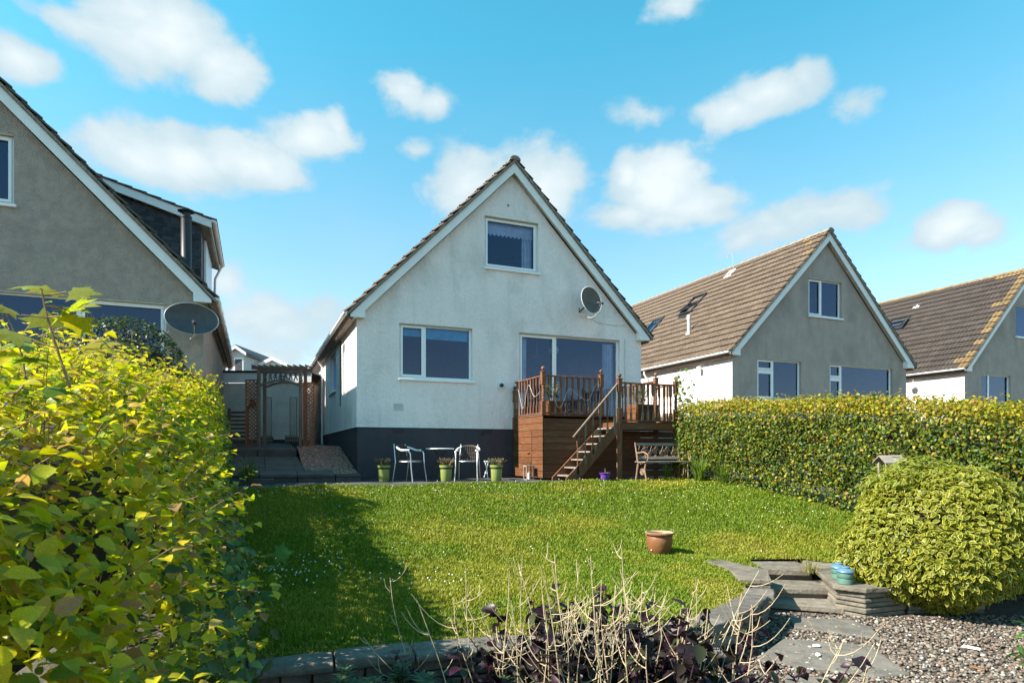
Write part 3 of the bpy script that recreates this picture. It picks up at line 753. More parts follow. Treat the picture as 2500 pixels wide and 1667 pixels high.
# --- grey house on the right with roof windows
RO = np.array([6.488, 18.341])
Rh = house('house', 'grey rendered house with brown tiled roof and two roof windows beyond the trimmed hedge', RO, -.14, 11.0, 'grey_render', 'tile_brown', 'tile_lichen', 300, 3,
           side_mat='white_harl', openings=[(.955, 2.72, 1.74, 2.96), (3.03, 4.46, 4.42, 5.6), WD], holes=[(6.1, 6.55, 8, 9), (4.25, 4.95, 9, 11)])
window(Rh, .955, 2.72, 1.74, 2.96, muls=(1.62,), trans=((2.60, 1.0, 1.6),), dz=BZ, sash=((1.0, 1.6, 1.78, 2.56), (1.0, 1.6, 2.64, 2.92)))
window(Rh, 3.03, 4.46, 4.42, 5.6, muls=(3.62,), dz=BZ, sash=((3.07, 3.6, 4.46, 5.56),))
window(Rh, *WD, muls=(4.5,), trans=((2.5, 3.98, 4.48),), dz=BZ, sill=False, sash=((3.98, 4.48, 2.54, 2.92), (3.98, 4.48, .93, 2.46)))
def roof_window(root, y0, y1, u0, u1, opened=0):
    """window in the left slope between depths y0..y1 and run u0..u1"""
    c, s = math.cos(PHI), math.sin(PHI)
    o = Vector((u0, y1, roof_top(u0)-.02+BZ)); X = Vector((0, -1, 0)); Y = Vector((c, 0, s)); N = Vector((-s, 0, c))
    B = Matrix(((X.x, Y.x, N.x, o.x), (X.y, Y.y, N.y, o.y), (X.z, Y.z, N.z, o.z), (0, 0, 0, 1)))
    w_, h_ = y1-y0, (u1-u0)/c
    def tr(m, A=B): m.v = [tuple(A @ Vector(v)) for v in m.v]; return m
    m = MB(); e = .07
    m.box(-.1, w_+.1, -.22, -.0, .004, .022).box(-e, 0, 0, h_, 0, .09).box(w_, w_+e, 0, h_, 0, .09).box(-e, w_+e, -e, 0, 0, .09).box(-e, w_+e, h_, h_+e, 0, .10)
    f = tr(m).build('roof_window', 'black_metal', root, bevel=.004)
    A = B @ Matrix.Translation((0, h_*.5, .07)) @ Matrix.Rotation(-opened, 4, 'X') @ Matrix.Translation((0, -h_*.5, 0))
    m = MB(); m.box(.0, .05, .0, h_, -.03, .02).box(w_-.05, w_, .0, h_, -.03, .02).box(.05, w_-.05, 0, .05, -.03, .02).box(.05, w_-.05, h_-.05, h_, -.03, .02); s1 = tr(m, A).build('sash', 'black_metal', f)
    m = MB(); m.add([(.04, .04, 0), (w_-.04, .04, 0), (w_-.04, h_-.04, 0), (.04, h_-.04, 0)], [(0, 1, 2, 3)]); tr(m, A).build('pane', GLASS, f, fix=False)
    m = MB(); m.box(.0, w_, .0, h_, -.25, -.06); tr(m).build('void', 'interior', f)
roof_window(Rh, 6.15, 6.75, 1.48, 2.05); roof_window(Rh, 4.3, 4.95, 1.95, 2.62, opened=.28)
m = MB(); m.lathe([(.11, 4.1), (.11, 4.16), (.06, 4.2), (.06, 4.62), (.072, 4.63), (.072, 4.78), (.03, 4.8)], 12, (.88, 3.1, .08)); sh(m, BZ).build('vent_pipe', 'pale_render', Rh, smooth=True)
m = MB(); m.tube([(3.5, 3.85, 6.85), (3.5, 3.85, 7.42), (3.5, 3.93, 7.56), (3.5, 4.06, 7.58), (3.5, 4.15, 7.50)], .016, 6); sh(m, BZ).build('mast_hook', 'aluminium', Rh, smooth=True)
m = MB(); c_, s_ = math.cos(PHI), math.sin(PHI); m.prism([(3.22, roof_top(3.22)+.035), (3.55, roof_top(3.55)+.035), (3.55, roof_top(3.55)+.012), (3.22, roof_top(3.22)+.012)], 'y', 3.7, 4.05); sh(m, BZ).build('lead_patch', 'white_paint', Rh)
m = MB(); m.lathe([(.03, 0), (.06, .01), (.075, .09), (.06, .15), (.02, .16)], 12, (-.12, 1.35, 2.66)); m.tube([(-.12, 1.35, 2.80), (0, 1.35, 2.84)], .02, 6); sh(m, BZ).build('security_light', 'white_paint', Rh, smooth=True)
m = MB(); m.tube([(-.20, 4.2, 3.02), (-.2, 4.2, 2.9), (-.06, 4.2, 2.72), (-.06, 4.2, -.3)], .035, 8); sh(m, BZ).build('downpipe', 'white_upvc', Rh, smooth=True)

# --- far right house with lichen on its verge
FO = np.array([16.5, 22.7])
Fh = house('house', 'far right grey house with dark tiled roof edged in orange lichen', FO, -.05, 10.6, 'grey_render', 'tile_dark', 'tile_lichen', 300, 4,
           side_mat='white_harl', openings=[W1, W2, WD], holes=[(3.8, 4.6, 10, 11)])
window(Fh, *W1, muls=(1.5,), dz=BZ); window(Fh, *W2, dz=BZ); window(Fh, *WD, muls=(4.5,), dz=BZ, sill=False)
roof_window(Fh, 3.85, 4.6, 2.05, 2.55, opened=.22)
m = MB()
for q in range(3): y_ = 3.75+q*.1; m.prism([(2.95, roof_top(2.95)+.03), (3.12, roof_top(3.12)+.03), (3.12, roof_top(3.12)+.01), (2.95, roof_top(2.95)+.01)], 'y', y_, y_+.05)
sh(m, BZ).build('roof_vent', 'white_paint', Fh)
m = MB(); m.lathe([(.03, 0), (.12, .015), (.13, .07), (.10, .13), (.03, .14)], 14, (-.15, 1.85, 2.52)); m.tube([(-.1, 1.85, 2.64), (-.1, 1.85, 2.95)], .012, 6); sh(m, BZ).build('floodlight', 'pale_render', Fh, smooth=True)

# ------------------------------------------------------------------ things seen through the windows of the white house
CM = Matrix.Translation((HO[0], HO[1], 0)) @ Matrix.Rotation(YAW, 4, 'Z')     # house-front axes at eye level
def cw(u, y, z): return CM @ Vector((u, y, z))
def single(name, m, mat, label, cat, group=None, **kw):
    """one-mesh thing given in front axes of the white house; origin moved to the base of the mesh"""
    P = [CM @ Vector(v) for v in m.v]; return at_base(name, m, P, mat, label, cat, group, **kw)
def at_base(name, m, P, mat, label, cat, group=None, rz=YAW, **kw):
    c = Vector((sum(p.x for p in P)/len(P), sum(p.y for p in P)/len(P), min(p.z for p in P)))
    inv = (Matrix.Translation(c) @ Matrix.Rotation(rz, 4, 'Z')).inverted(); m.v = [tuple(inv @ p) for p in P]
    o = m.build(name, mat, None, **kw); o.location = c; o.rotation_euler = (0, 0, rz); return tag(o, label, cat, group)
def wthing(name, label, cat, u, y, z, group=None, rz=0):
    p = cw(u, y, z); return thing(name, label, cat, p, YAW+rz, group)
def curtain_mesh(u0, u1, z0, z1, y, folds=5, taper=0):
    m = MB(); n = folds*6; vs = []
    for z, k in ((z0, 1+taper), (z1, 1)):
        for i in range(n+1):
            t = i/n; vs.append((u0+(u1-u0)*t*k, y+.035*math.sin(t*folds*2*math.pi), z))
    return m.add(vs, [(i, i+1, n+2+i, n+1+i) for i in range(n)])
single('curtain', curtain_mesh(4.02, 4.24, .9, 2.88, .26, 3), 'curtain', 'pale curtain at the left edge of the patio door', 'curtain', 'curtains in the windows', smooth=True)
single('curtain', curtain_mesh(6.46, 6.76, .9, 2.88, .26, 4), 'curtain', 'pale curtain at the right edge of the large patio window', 'curtain', 'curtains in the windows', smooth=True)
single('curtain', curtain_mesh(4.12, 4.38, 4.5, 5.45, .26, 3), 'curtain', 'pale curtain on the right of the attic gable window', 'curtain', 'curtains in the windows', smooth=True)
m = MB(); n = 12
pts = [(3.1, 5.66)]+[(3.1+1.3*i/(n*4), 5.38-.05*abs(math.sin(math.pi*i/4))) for i in range(n*4+1)]+[(4.4, 5.66)]
m.prism([(a, b) for a, b in pts], 'y', .22, .226); single('window_blind', m, 'curtain', 'scalloped pale blind across the top of the attic window', 'blind')
m = MB(); m.box(1.0, 1.55, .2, .205, 2.70, 2.92).box(1.62, 2.67, .2, .205, 2.66, 2.92); single('window_blind', m, 'blind_blue', 'turquoise roller blind at the top of the lower left window', 'blind')
m = MB(); m.lathe([(.02, .16), (.03, .10), (.05, .08), (.13, 0), (.125, 0), (.04, .075)], 16, (4.83, .9, 2.50), cap=False); m.tube([(4.83, .9, 2.66), (4.83, .9, 3.01)], .008, 5)
single('pendant_lamp', m, 'copper', 'copper pendant lamp hanging behind the patio door', 'lamp', smooth=True)
m = MB(); m.lathe([(.02, -.15), (.10, -.11), (.15, 0), (.10, .11), (.02, .15)], 16, (5.27, .8, 2.72)); m.tube([(5.27, .8, 2.87), (5.27, .8, 3.01)], .006, 5)
single('globe_lamp', m, 'lamp_paper', 'round white globe lamp behind the patio window', 'lamp', smooth=True)

# ------------------------------------------------------------------ satellite dishes
def dish(name, label, centre, look, a, b, mat, up=(0, 0, 1), wall=None):
    t = thing(name, label, 'satellite dish', centre, 0)
    look = Vector(look).normalized(); x = Vector(up).cross(look).normalized(); y = look.cross(x)
    B = Matrix(((x.x, y.x, look.x, 0), (x.y, y.y, look.y, 0), (x.z, y.z, look.z, 0), (0, 0, 0, 1)))
    m = MB(); n = 32; rings = 7; vs = []
    for side in (0, 1):
        for i in range(rings+1):
            q = i/rings
            for k in range(n):
                th = 2*math.pi*k/n; vs.append(B @ Vector((a*q*math.cos(th), b*q*math.sin(th), .09*q*q-side*.006)))
    fs = []
    for side in (0, 1):
        o = side*(rings+1)*n
        for i in range(rings):
            for k in range(n): fs.append((o+i*n+k, o+i*n+(k+1) % n, o+(i+1)*n+(k+1) % n, o+(i+1)*n+k))
    for k in range(n): fs.append((rings*n+k, rings*n+(k+1) % n, (2*rings+1)*n+(k+1) % n, (2*rings+1)*n+k))
    m.add(vs, fs); m.build('reflector', mat, t, smooth=True)
    m = MB(); m.tube([B @ Vector((a*1.0*math.cos(2*math.pi*k/32), b*math.sin(2*math.pi*k/32), .09)) for k in range(33)], .007, 5); m.build('rim', 'white_paint' if mat == 'dish_brown' else 'aluminium', t, smooth=True)
    f = B @ Vector((.0, -b*.62, .40))
    m = MB(); m.tube([B @ Vector((0, -b*.95, .06)), B @ Vector((0, -b*1.05, .2)), f], .013, 6); m.build('feed_arm', 'black_metal', t)
    m = MB(); d = (B.to_3x3() @ Vector((0, .55, -1))).normalized(); m.tube([f-d*.03, f+d*.05, f+d*.09], [.028, .03, .036], 10); m.bar(f-d*.10, f-d*.03, .05, .05); m.build('receiver', 'black_metal', t)
    if wall is not None:
        w = Vector(wall)-Vector(centre); m = MB(); m.tube([B @ Vector((0, -.02, -.01)), B @ Vector((0, -.05, -.10)), w+Vector((0, 0, -.1)), w], .02, 8); m.build('bracket', 'black_metal', t)
        m = MB(); m.tube([f+Vector((0, 0, -.02)), B @ Vector((.02, -b*1.2, .15)), B @ Vector((-.03, -b*1.25, .02)), w+Vector((0, 0, -.2))], .006, 5); m.build('cable', 'cable_white', t)
    return t
p = cw(5.72, -.34, 3.80)
dish('satellite_dish', 'weathered brown satellite dish on the gable of the white house', p, (.50, -.84, .22), .31, .36, 'dish_brown', wall=cw(5.62, -.0, 3.70))
LM = Matrix.Translation((LO[0], LO[1], 0)) @ Matrix.Rotation(YAW, 4, 'Z')
p = LM @ Vector((7.33, -.45, 2.50))
dish('satellite_dish', 'wide dark grey satellite dish on the corner of the grey roughcast house', p, (.55, -.82, .16), .46, .305, 'dish_grey', wall=LM @ Vector((7.3, 0, 2.45)))

# ------------------------------------------------------------------ timber deck with stair
ZD, ZL = .83, .66
dk = wthing('timber_deck', 'raised brown timber deck with balustrade and open stair at the patio doors', 'deck', 5.27, 0, ZP)
def dkp(u, p, z): return (u-5.27, -p, z-ZP)
def dbox(m, u0, u1, p0, p1, z0, z1): return m.box(u0-5.27, u1-5.27, -p1, -p0, z0-ZP, z1-ZP)
U0, U1, UL, PD, PL = 3.77, 6.82, 5.27, 1.715, 2.45
bh = .153; r = random.Random(3)
for k in range(9):                                        # skirt boards, grooved, front and left side
    z1 = ZD-.035-k*bh; z0 = z1-bh+.008
    m = MB(); dbox(m, U0+.03, U1+.72, PD-.022, PD, z0, z1 if k else z1-.05); m.build('skirt_board', 'deck_wood', dk, bevel=.003)
    if k in (0, 1):
        m = MB(); dbox(m, U0, U0+.022, .02, PD, z0, z1); m.build('skirt_board', 'deck_wood', dk, bevel=.003)
    else:
        for a, b in ((.02, .52), (.53, 1.13), (1.14, PD)):
            m = MB(); dbox(m, U0-(.006 if a == .53 else 0), U0+.022, a, b, z0, z1); m.build('skirt_board', 'deck_wood', dk, bevel=.003)
m = MB(); m.bar(dkp(U0-.02, 1.05, -.02), dkp(U0-.02, .9, -.02), .03, .02); m.bar(dkp(U0-.02, 1.07, .03), dkp(U0-.02, 1.07, -.06), .03, .015); m.build('hatch_latch', 'rust', dk)
for i in range(12):                                       # floor boards run along the front
    p0 = .01+i*.1425
    m = MB(); dbox(m, U0-.01, U1+.01, p0, p0+.137, ZD-.028, ZD); m.build('floor_board', 'deck_wood', dk, bevel=.003)
for i in range(5):
    p0 = PD+.012+i*.147
    m = MB(); dbox(m, UL, U1+.02, p0, p0+.142, ZL-.028, ZL); m.build('floor_board', 'deck_wood', dk, bevel=.003)
for a in ((UL, U1+.02, PL-.015, PL+.02), (U1-.005, U1+.025, PD, PL-.016), (UL-.02, UL+.01, PD, PL-.016)):
    m = MB(); dbox(m, *a, ZL-.165, ZL-.03); m.build('rim_board', 'deck_wood', dk, bevel=.003)
# newel posts: square base, turned shaft, cap and ball
NP = [(.047, 0), (.047, .30), (.030, .33), (.040, .36), (.036, .40), (.028, .55), (.030, .62), (.043, .66), (.034, .69)]
def newel(u, p, z0, h=1.0, below=None):
    m = MB(); q = .047
    x, y, _ = dkp(u, p, 0); zb = z0-ZP
    m.box(x-q, x+q, y-q, y+q, (below if below is not None else z0)-ZP, zb+.30)
    m.lathe([(.040, .30), (.030, .33), (.041, .355), (.033, .385), (.038, .46), (.031, .58), (.042, .62), (.033, .645), (.04, .66)], 12, (x, y, zb))
    m.box(x-q, x+q, y-q, y+q, zb+.66, zb+.93)
    o = m.build('newel_post', 'rail_wood', dk, bevel=.004)
    m = MB(); m.box(x-.055, x+.055, y-.055, y+.055, zb+.93, zb+.95); m.lathe([(.02, .95), (.026, .965), (.02, .975)]+[(.047*math.sin(t), 1.02-.047*math.cos(t)) for t in np.linspace(.45, 3.0, 8)], 14, (x, y, zb)); m.build('ball_finial', 'rail_wood' if (u, p) != (UL, PL) else 'grey_wood', o, smooth=True)
newel(U0+.03, .06, ZD-.28); newel(U0+.03, PD-.03, ZD); newel(UL, PD-.03, ZD)
newel(U1-.03, PD-.05, ZD, below=ZP); newel(UL+.03, PL-.03, ZL, below=ZP); newel(U1-.02, PL-.03, ZL, below=ZP)
bm = MB(); q = .02; bm.box(-q, q, -q, q, 0, .17).box(-q, q, -q, q, .55, .80)
bm.lathe([(.020, .17), (.013, .185), (.020, .205), (.015, .225), (.013, .30), (.018, .40), (.013, .43), (.020, .445), (.013, .46), (.015, .50), (.020, .55)], 8, cap=False)
BAL = bm.mesh('baluster', 'rail_wood')
bm2 = MB(); bm2.v = list(bm.v); bm2.f = list(bm.f); BALG = bm2.mesh('baluster', 'hand_rail')
def rail(u0, p0, u1, p1, z, n, grey=0):
    a, b = dkp(u0, p0, z+.86), dkp(u1, p1, z+.86)
    m = MB(); m.bar(a, b, .06, .035); m.build('top_rail', 'rail_wood', dk, bevel=.008)
    m = MB(); m.bar(dkp(u0, p0, z+.035), dkp(u1, p1, z+.035), .05, .03); m.build('bottom_rail', 'rail_wood', dk, bevel=.004)
    for i in range(n):
        t = (i+.7)/(n+.4); x, y, zz = dkp(u0+(u1-u0)*t, p0+(p1-p0)*t, z+.05)
        inst('baluster', BALG if r.random() < grey else BAL, dk, Matrix.Translation((x, y, zz)) @ Matrix.Rotation(r.uniform(-.02, .02), 4, 'X'))
rail(U0+.03, .10, U0+.03, PD-.08, ZD, 9); rail(U0+.08, PD-.03, UL-.05, PD-.03, ZD, 9, .3)
rail(U1-.03, .1, U1-.03, PD-.1, ZD, 9); rail(U1-.03, PD, U1-.03, PL-.08, ZL+.02, 4, .2); rail(UL+.08, PL-.03, U1-.07, PL-.03, ZL, 9, .55)
# stair: two stringers, treads, spindles and handrail
SU0, SU1 = 3.98, UL; SZ0, SZ1 = ZP+.02, ZL-.06
for pp, nm in ((PD+.05, 'stringer'), (PL-.03, 'stringer')):
    m = MB(); s0 = SZ0+.0; m.prism([(SU0-5.27, s0-ZP), (SU0-5.27+.30, s0-ZP), (UL-5.27-.02, SZ1-ZP-.20), (UL-5.27-.02, SZ1-ZP+.06), (SU0-5.27, s0-ZP+.05)], 'y', -pp-.02, -pp+.02)
    m.build(nm, 'rail_wood', dk, bevel=.004)
nt = 7
for i in range(nt):
    t = (i+.75)/nt; u = SU0+.12+(UL-SU0-.1)*t; z = SZ0+(SZ1-SZ0)*t-.02
    m = MB(); dbox(m, u-.13, u+.09, PD+.07, PL-.055, z-.03, z); m.build('tread', 'grey_wood_x', dk, bevel=.004)
a, b = Vector(dkp(SU0+.18, PL-.03, SZ0+.92)), Vector(dkp(UL-.01, PL-.03, ZL+.84))
m = MB(); m.bar(a, b, .055, .045); m.build('handrail', 'hand_rail', dk, bevel=.012)
for i in range(6):
    t = .06+i*.172; u = SU0+.22+(UL-SU0-.22)*t; z = SZ0+(SZ1-SZ0)*t*1.02+.06
    top = (a+(b-a)*((dkp(u, 0, 0)[0]-a.x)/(b.x-a.x))).z-.02
    x, y, zz = dkp(u, PL-.03, z)
    k = (top-zz)/.80; inst('baluster', BALG if i % 2 else BAL, dk, Matrix.Translation((x, y, zz)) @ Matrix.Diagonal((1, 1, k, 1)))
# outdoor light cable looped through the balusters
pts = []
for i in range(40):
    t = i/39; pts.append(dkp(U0-.0+.0, .25+1.3*t, ZD+.50+.30*math.cos(t*11)*(.6+.4*math.sin(t*5))))
m = MB(); m.tube([cw(u+5.27, y, z+ZP) for u, y, z in pts], .0045, 5); at_base('rope_light', m, [Vector(v) for v in m.v], 'cable_white', 'pale rope light looped through the left side balusters of the deck', 'rope light', rz=0)
pts = [dkp(U0+.1+1.35*i/39, PD-.0, ZD+.45+.30*math.cos(i*.34)*(.6+.4*math.sin(i*.2))) for i in range(40)]
m = MB(); m.tube([cw(u+5.27, y, z+ZP) for u, y, z in pts], .0045, 5); at_base('rope_light', m, [Vector(v) for v in m.v], 'cable_white', 'pale rope light looped through the front balusters above the stair', 'rope light', rz=0)

# ------------------------------------------------------------------ small plants in pots
def sprig_plant(parent, base, n, h, spread_, leafcol, size, mat='leaf', stemcol='twig', seed=0, lean=.5, parts=True, name='foliage', flower=None, world=False):
    """n stems fanning out of base (parent's axes) with small leaves along them"""
    g = np.random.default_rng(seed); m = MB(); P = []; H = []; Nn = []; K = []
    for i in range(n):
        a = g.uniform(0, 2*math.pi); s_ = spread_*g.uniform(.2, 1); hh = h*g.uniform(.7, 1.05); b = np.array(base)+np.array([math.cos(a), math.sin(a), 0])*spread_*.25
        tip = b+np.array([math.cos(a)*s_*lean*2, math.sin(a)*s_*lean*2, hh]); mid = (b+tip)/2+np.array([0, 0, hh*.12])
        m.tube([b, mid, tip], [.005, .004, .002], 4)
        for k in range(int(g.integers(9, 15))):
            t = g.uniform(.25, 1); p = (1-t)**2*b+2*t*(1-t)*mid+t*t*tip
            d = unit(g.normal(size=3)*[1, 1, .5]+[math.cos(a)*.4, math.sin(a)*.4, .5]); P.append(p); H.append(d); Nn.append(unit(g.normal(size=3)*.6+[0, 0, 1])); K.append(np.array(flower if flower is not None and t > .82 and g.random() < .75 else leafcol)*g.uniform(.7, 1.3))
    m.build('stems', stemcol, parent)['kind'] = 'stuff'
    P, H, Nn, K = map(np.array, (P, H, Nn, K)); V, F = scatter(SMALL[0], SMALL[1], P, frames(Nn, H), (size*g.uniform(.6, 1.2, len(P)))[:, None])
    return np_obj(name, V, F, mat, np.repeat(K, len(SMALL[0]), 0), parent, kind='stuff')
# three lime glazed pots of heather
POTP = [(.012, 0), (.10, 0), (.112, .02), (.125, .30), (.142, .305), (.145, .35), (.128, .35), (.122, .30), (.0, .295)]
def lime_pot(px, y, label, seed, k=1.0, fl=(.20, .13, .14)):
    Y = y; x = (px-1250)/1520*Y
    t = thing('plant_pot', label, 'plant pot', (x, Y, ZP), 0, 'lime pots along the plinth')
    m = MB(); m.lathe([(a*k, b*k) for a, b in POTP[:6]]+[(.122*k, .35*k), (.118*k, .31*k)], 24); m.build('pot', 'lime_glaze', t, smooth=True)
    m = MB(); m.lathe([(.1275*k, .265*k), (.1285*k, .30*k)], 24, cap=False); m.build('band', 'dark_band', t, smooth=True)
    m = MB(); m.lathe([(.117*k, .31*k), (.06, .325*k), (.01, .33*k)], 16); m.build('soil', 'soil', t, smooth=True)
    sprig_plant(t, (0, 0, .30*k), 46, .20, .16, (.13, .12, .06), .028, seed=seed, lean=.55, flower=fl)
lime_pot(937, 13.2, 'lime green pot of heather at the left end of the row', 1, fl=(.25, .20, .15))
lime_pot(1089, 13.3, 'lime green pot of heather under the bistro table', 2, fl=(.20, .16, .16))
lime_pot(1212, 13.5, 'lime green pot beside the folded stool with taller yellowish sprigs', 3, fl=(.22, .24, .08))
# purple plastic planter by the stair
t = thing('plant_pot', 'small purple plastic pot with one bare stalk in front of the deck', 'plant pot', ((1477-1250)/1520*13.25, 13.25, ZP))
m = MB(); m.lathe([(.0, .02), (.075, .02), (.085, .035), (.10, .15), (.122, .17), (.125, .19), (.112, .19), (.10, .15), (.0, .15)], 20); m.build('pot', 'purple_plastic', t, smooth=True)
m = MB(); m.lathe([(.095, .0), (.10, .02), (.08, .022)], 20); m.build('saucer', 'purple_plastic', t, smooth=True)
m = MB(); m.tube([(0, 0, .15), (.006, 0, .22), (.0, .01, .28)], [.006, .008, .004], 6); m.build('stalk', 'twig', t)
# timber planters on the deck
def planter(label, u, p, z, w, h, seed, n=30, hh=.5):
    t = wthing('wooden_planter', label, 'planter', u, -p, z)
    for k in range(4):
        zz = h*k/4
        for a in ((-w/2, w/2, -w/2, -w/2+.02), (-w/2, w/2, w/2-.02, w/2), (-w/2, -w/2+.02, -w/2+.021, w/2-.021), (w/2-.02, w/2, -w/2+.021, w/2-.021)):
            m = MB(); m.box(*a, zz, zz+h/4-.005); m.build('board', 'deck_wood', t, bevel=.003)
    m = MB(); m.box(-w/2+.02, w/2-.02, -w/2+.02, w/2-.02, .02, h-.03); m.build('soil', 'soil', t)
    sprig_plant(t, (0, 0, h-.04), n, hh, .20, (.115, .135, .06), .045, seed=seed, lean=.6)
planter('square timber planter with a grey green shrub behind the front deck railing', 4.25, 1.25, ZD, .40, .34, 11)
planter('square timber planter with a yellowish shrub behind the landing railing', 6.05, 2.12, ZL, .44, .42, 12, 34, .42)
# white lantern standing at the foot of the deck
t = wthing('lantern', 'weathered white box lantern standing on the ground against the deck side', 'lantern', 3.60, -1.35, ZP)
m = MB(); m.box(-.09, .09, -.09, .09, 0, .02).box(-.1, .1, -.1, .1, .30, .325)
for a in (-1, 1):
    for b in (-1, 1): m.box(a*.08-.012, a*.08+.012, b*.08-.012, b*.08+.012, .02, .30)
m.build('frame', 'grey_wood', t, bevel=.003)
m = MB(); m.lathe([(.03, .02), (.03, .16), (.004, .165)], 12); m.build('candle', 'lamp_paper', t, smooth=True)
m = MB(); m.tube([(-.05, 0, .325), (-.04, 0, .40), (.04, 0, .40), (.05, 0, .325)], .006, 6); m.build('handle', 'black_metal', t)

# ------------------------------------------------------------------ bistro set
def bistro_chair(label, px, Y, rz):
    t = thing('bistro_chair', label, 'chair', ((px-1250)/1520*Y, Y, ZP), rz, 'wicker bistro chairs by the plinth')
    # faces -y; back at +y
    for sx in (-1, 1):
        m = MB(); m.tube([(sx*.25, -.27, 0), (sx*.235, -.22, .30), (sx*.235, -.20, .60), (sx*.25, -.16, .645)], .0125, 8); m.build('leg', 'aluminium', t, smooth=True)
        m = MB(); m.tube([(sx*.24, .27, 0), (sx*.225, .20, .42), (sx*.205, .24, .60), (sx*.19, .27, .80)], .0125, 8); m.build('leg', 'aluminium', t, smooth=True)
    arc = [(math.copysign(1, a)*.0+.255*math.sin(a), .02+.26*math.cos(a), .665+.10*max(0, math.cos(a))) for a in np.linspace(-2.25, 2.25, 25)]
    m = MB(); m.tube(arc, .021, 8); m.build('arm_rail', 'white_upvc', t, smooth=True)
    m = MB(); m.tube([arc[i] for i in range(8, 17)], .0225, 8); m.build('wicker_wrap', 'wicker', t, smooth=True)
    m = MB(); m.tube([(.225*math.cos(a), -.02+.235*math.sin(a), .425) for a in np.linspace(0, 2*math.pi, 29)], .011, 6); m.build('seat_ring', 'aluminium', t, smooth=True)
    m = MB()
    for i in range(13):
        x = -.2+.4*i/12; h_ = math.sqrt(max(.0, .225**2-x*x)); m.box(x-.0155, x+.0155, -.02-h_, -.02+h_, .428+.004*(i % 2), .446+.004*(i % 2))
    m.build('seat', 'wicker', t, bevel=.004)
    for i in range(9):
        a = -.78+1.56*i/8; m = MB(); m.tube([(.20*math.sin(a), .005+.21*math.cos(a), .44), (.24*math.sin(a), .02+.245*math.cos(a), .66+.10*math.cos(a))], .009, 5); m.build('back_slat', 'wicker', t)
    m = MB()
    for z in (.52, .60): m.tube([((.2+.04*(z-.44)/.22)*math.sin(a), .008+(.21+.035*(z-.44)/.22)*math.cos(a), z) for a in np.linspace(-.82, .82, 12)], .007, 5)
    m.build('back_weave', 'wicker', t)
    return t
bistro_chair('aluminium wicker bistro chair turned sideways left of the round table', 1000, 13.35, R_(62))
bistro_chair('aluminium wicker bistro chair facing the lawn right of the round table', 1142, 13.75, R_(-4))
t = thing('bistro_table', 'round white topped bistro table on wrapped legs between two chairs', 'table', ((1074-1250)/1520*13.75, 13.75, ZP))
m = MB(); m.lathe([(.0, .685), (.28, .685), (.31, .69), (.315, .705), (.305, .715), (.0, .715)], 36); m.build('tabletop', 'white_paint', t, smooth=True)
for i in range(3):
    a = i*2.094+.5; c_, s_ = math.cos(a), math.sin(a)
    m = MB(); m.tube([(c_*.26, s_*.26, 0), (c_*.16, s_*.16, .10), (c_*.05, s_*.05, .25), (c_*.045, s_*.045, .45), (c_*.07, s_*.07, .58), (c_*.18, s_*.18, .685)], .014, 8); m.build('leg', 'wicker', t, smooth=True)
m = MB(); ring_ = [(.10*math.cos(a), .10*math.sin(a), .30) for a in np.linspace(0, 6.283, 20)]; m.tube(ring_, .009, 6); m.build('leg_ring', 'wicker', t, smooth=True)
t = thing('folding_stool', 'white folding side stool against the plinth by the deck', 'stool', ((1203-1250)/1520*14.2, 14.2, ZP), YAW)
m = MB(); m.box(-.17, .17, -.13, .13, .40, .43); m.build('seat', 'white_paint', t, bevel=.006)
for sx in (-1, 1):
    for sy in (-1, 1):
        m = MB(); m.bar((sx*.15+(.02*sx), sy*.14, 0), (sx*.14, -sy*.10, .40), .03, .018, up=(1, 0, 0)); m.build('leg', 'white_paint', t)

# ------------------------------------------------------------------ cast iron bench under the landing
bn = wthing('garden_bench', 'rusty cast iron bench with rose pattern back under the deck landing', 'bench', 6.22, -2.72, ZP)
for sx in (-.56, .56):
    m = MB()
    m.tube([(sx, -.20, 0), (sx, -.17, .12), (sx, -.13, .26), (sx, -.18, .38), (sx, -.22, .42)], [.02, .017, .02, .018, .015], 6)
    m.tube([(sx, .20, 0), (sx, .16, .18), (sx, .12, .36), (sx, .16, .55), (sx, .24, .84)], [.022, .018, .022, .018, .014], 6)
    m.tube([(sx, -.20, .42), (sx, 0, .37), (sx, .14, .40)], .016, 6)
    m.tube([(sx, -.22, .42), (sx, -.27, .50), (sx, -.24, .58), (sx, -.18, .56), (sx, -.19, .50)], .014, 6)
    m.tube([(sx, -.24, .58), (sx, -.08, .63), (sx, .18, .60)], .017, 6)
    for q in range(6):
        a = q*1.05; m.tube([(sx, -.04+.02*math.cos(a+t_)*(1+t_*.9), .20+.02*math.sin(a+t_)*(1+t_*.9)) for t_ in np.linspace(0, 3.2, 8)], .008, 5)
    m.build('bench_end', 'bench_iron', bn, smooth=True)
for i in range(5):
    y_ = -.20+i*.08; m = MB(); m.box(-.62, .62, y_-.03, y_+.03, .405-.006*(2-abs(i-2)), .428-.006*(2-abs(i-2))); m.build('seat_slat', 'grey_wood_x', bn, bevel=.004)
for z_, y_ in ((.50, .165), (.80, .25)):
    m = MB(); m.bar((-.56, y_, z_), (.56, y_, z_), .024, .065, up=(0, .25, 1)); m.build('back_rail', 'grey_wood_x', bn, bevel=.004)
m = MB(); g = random.Random(9)
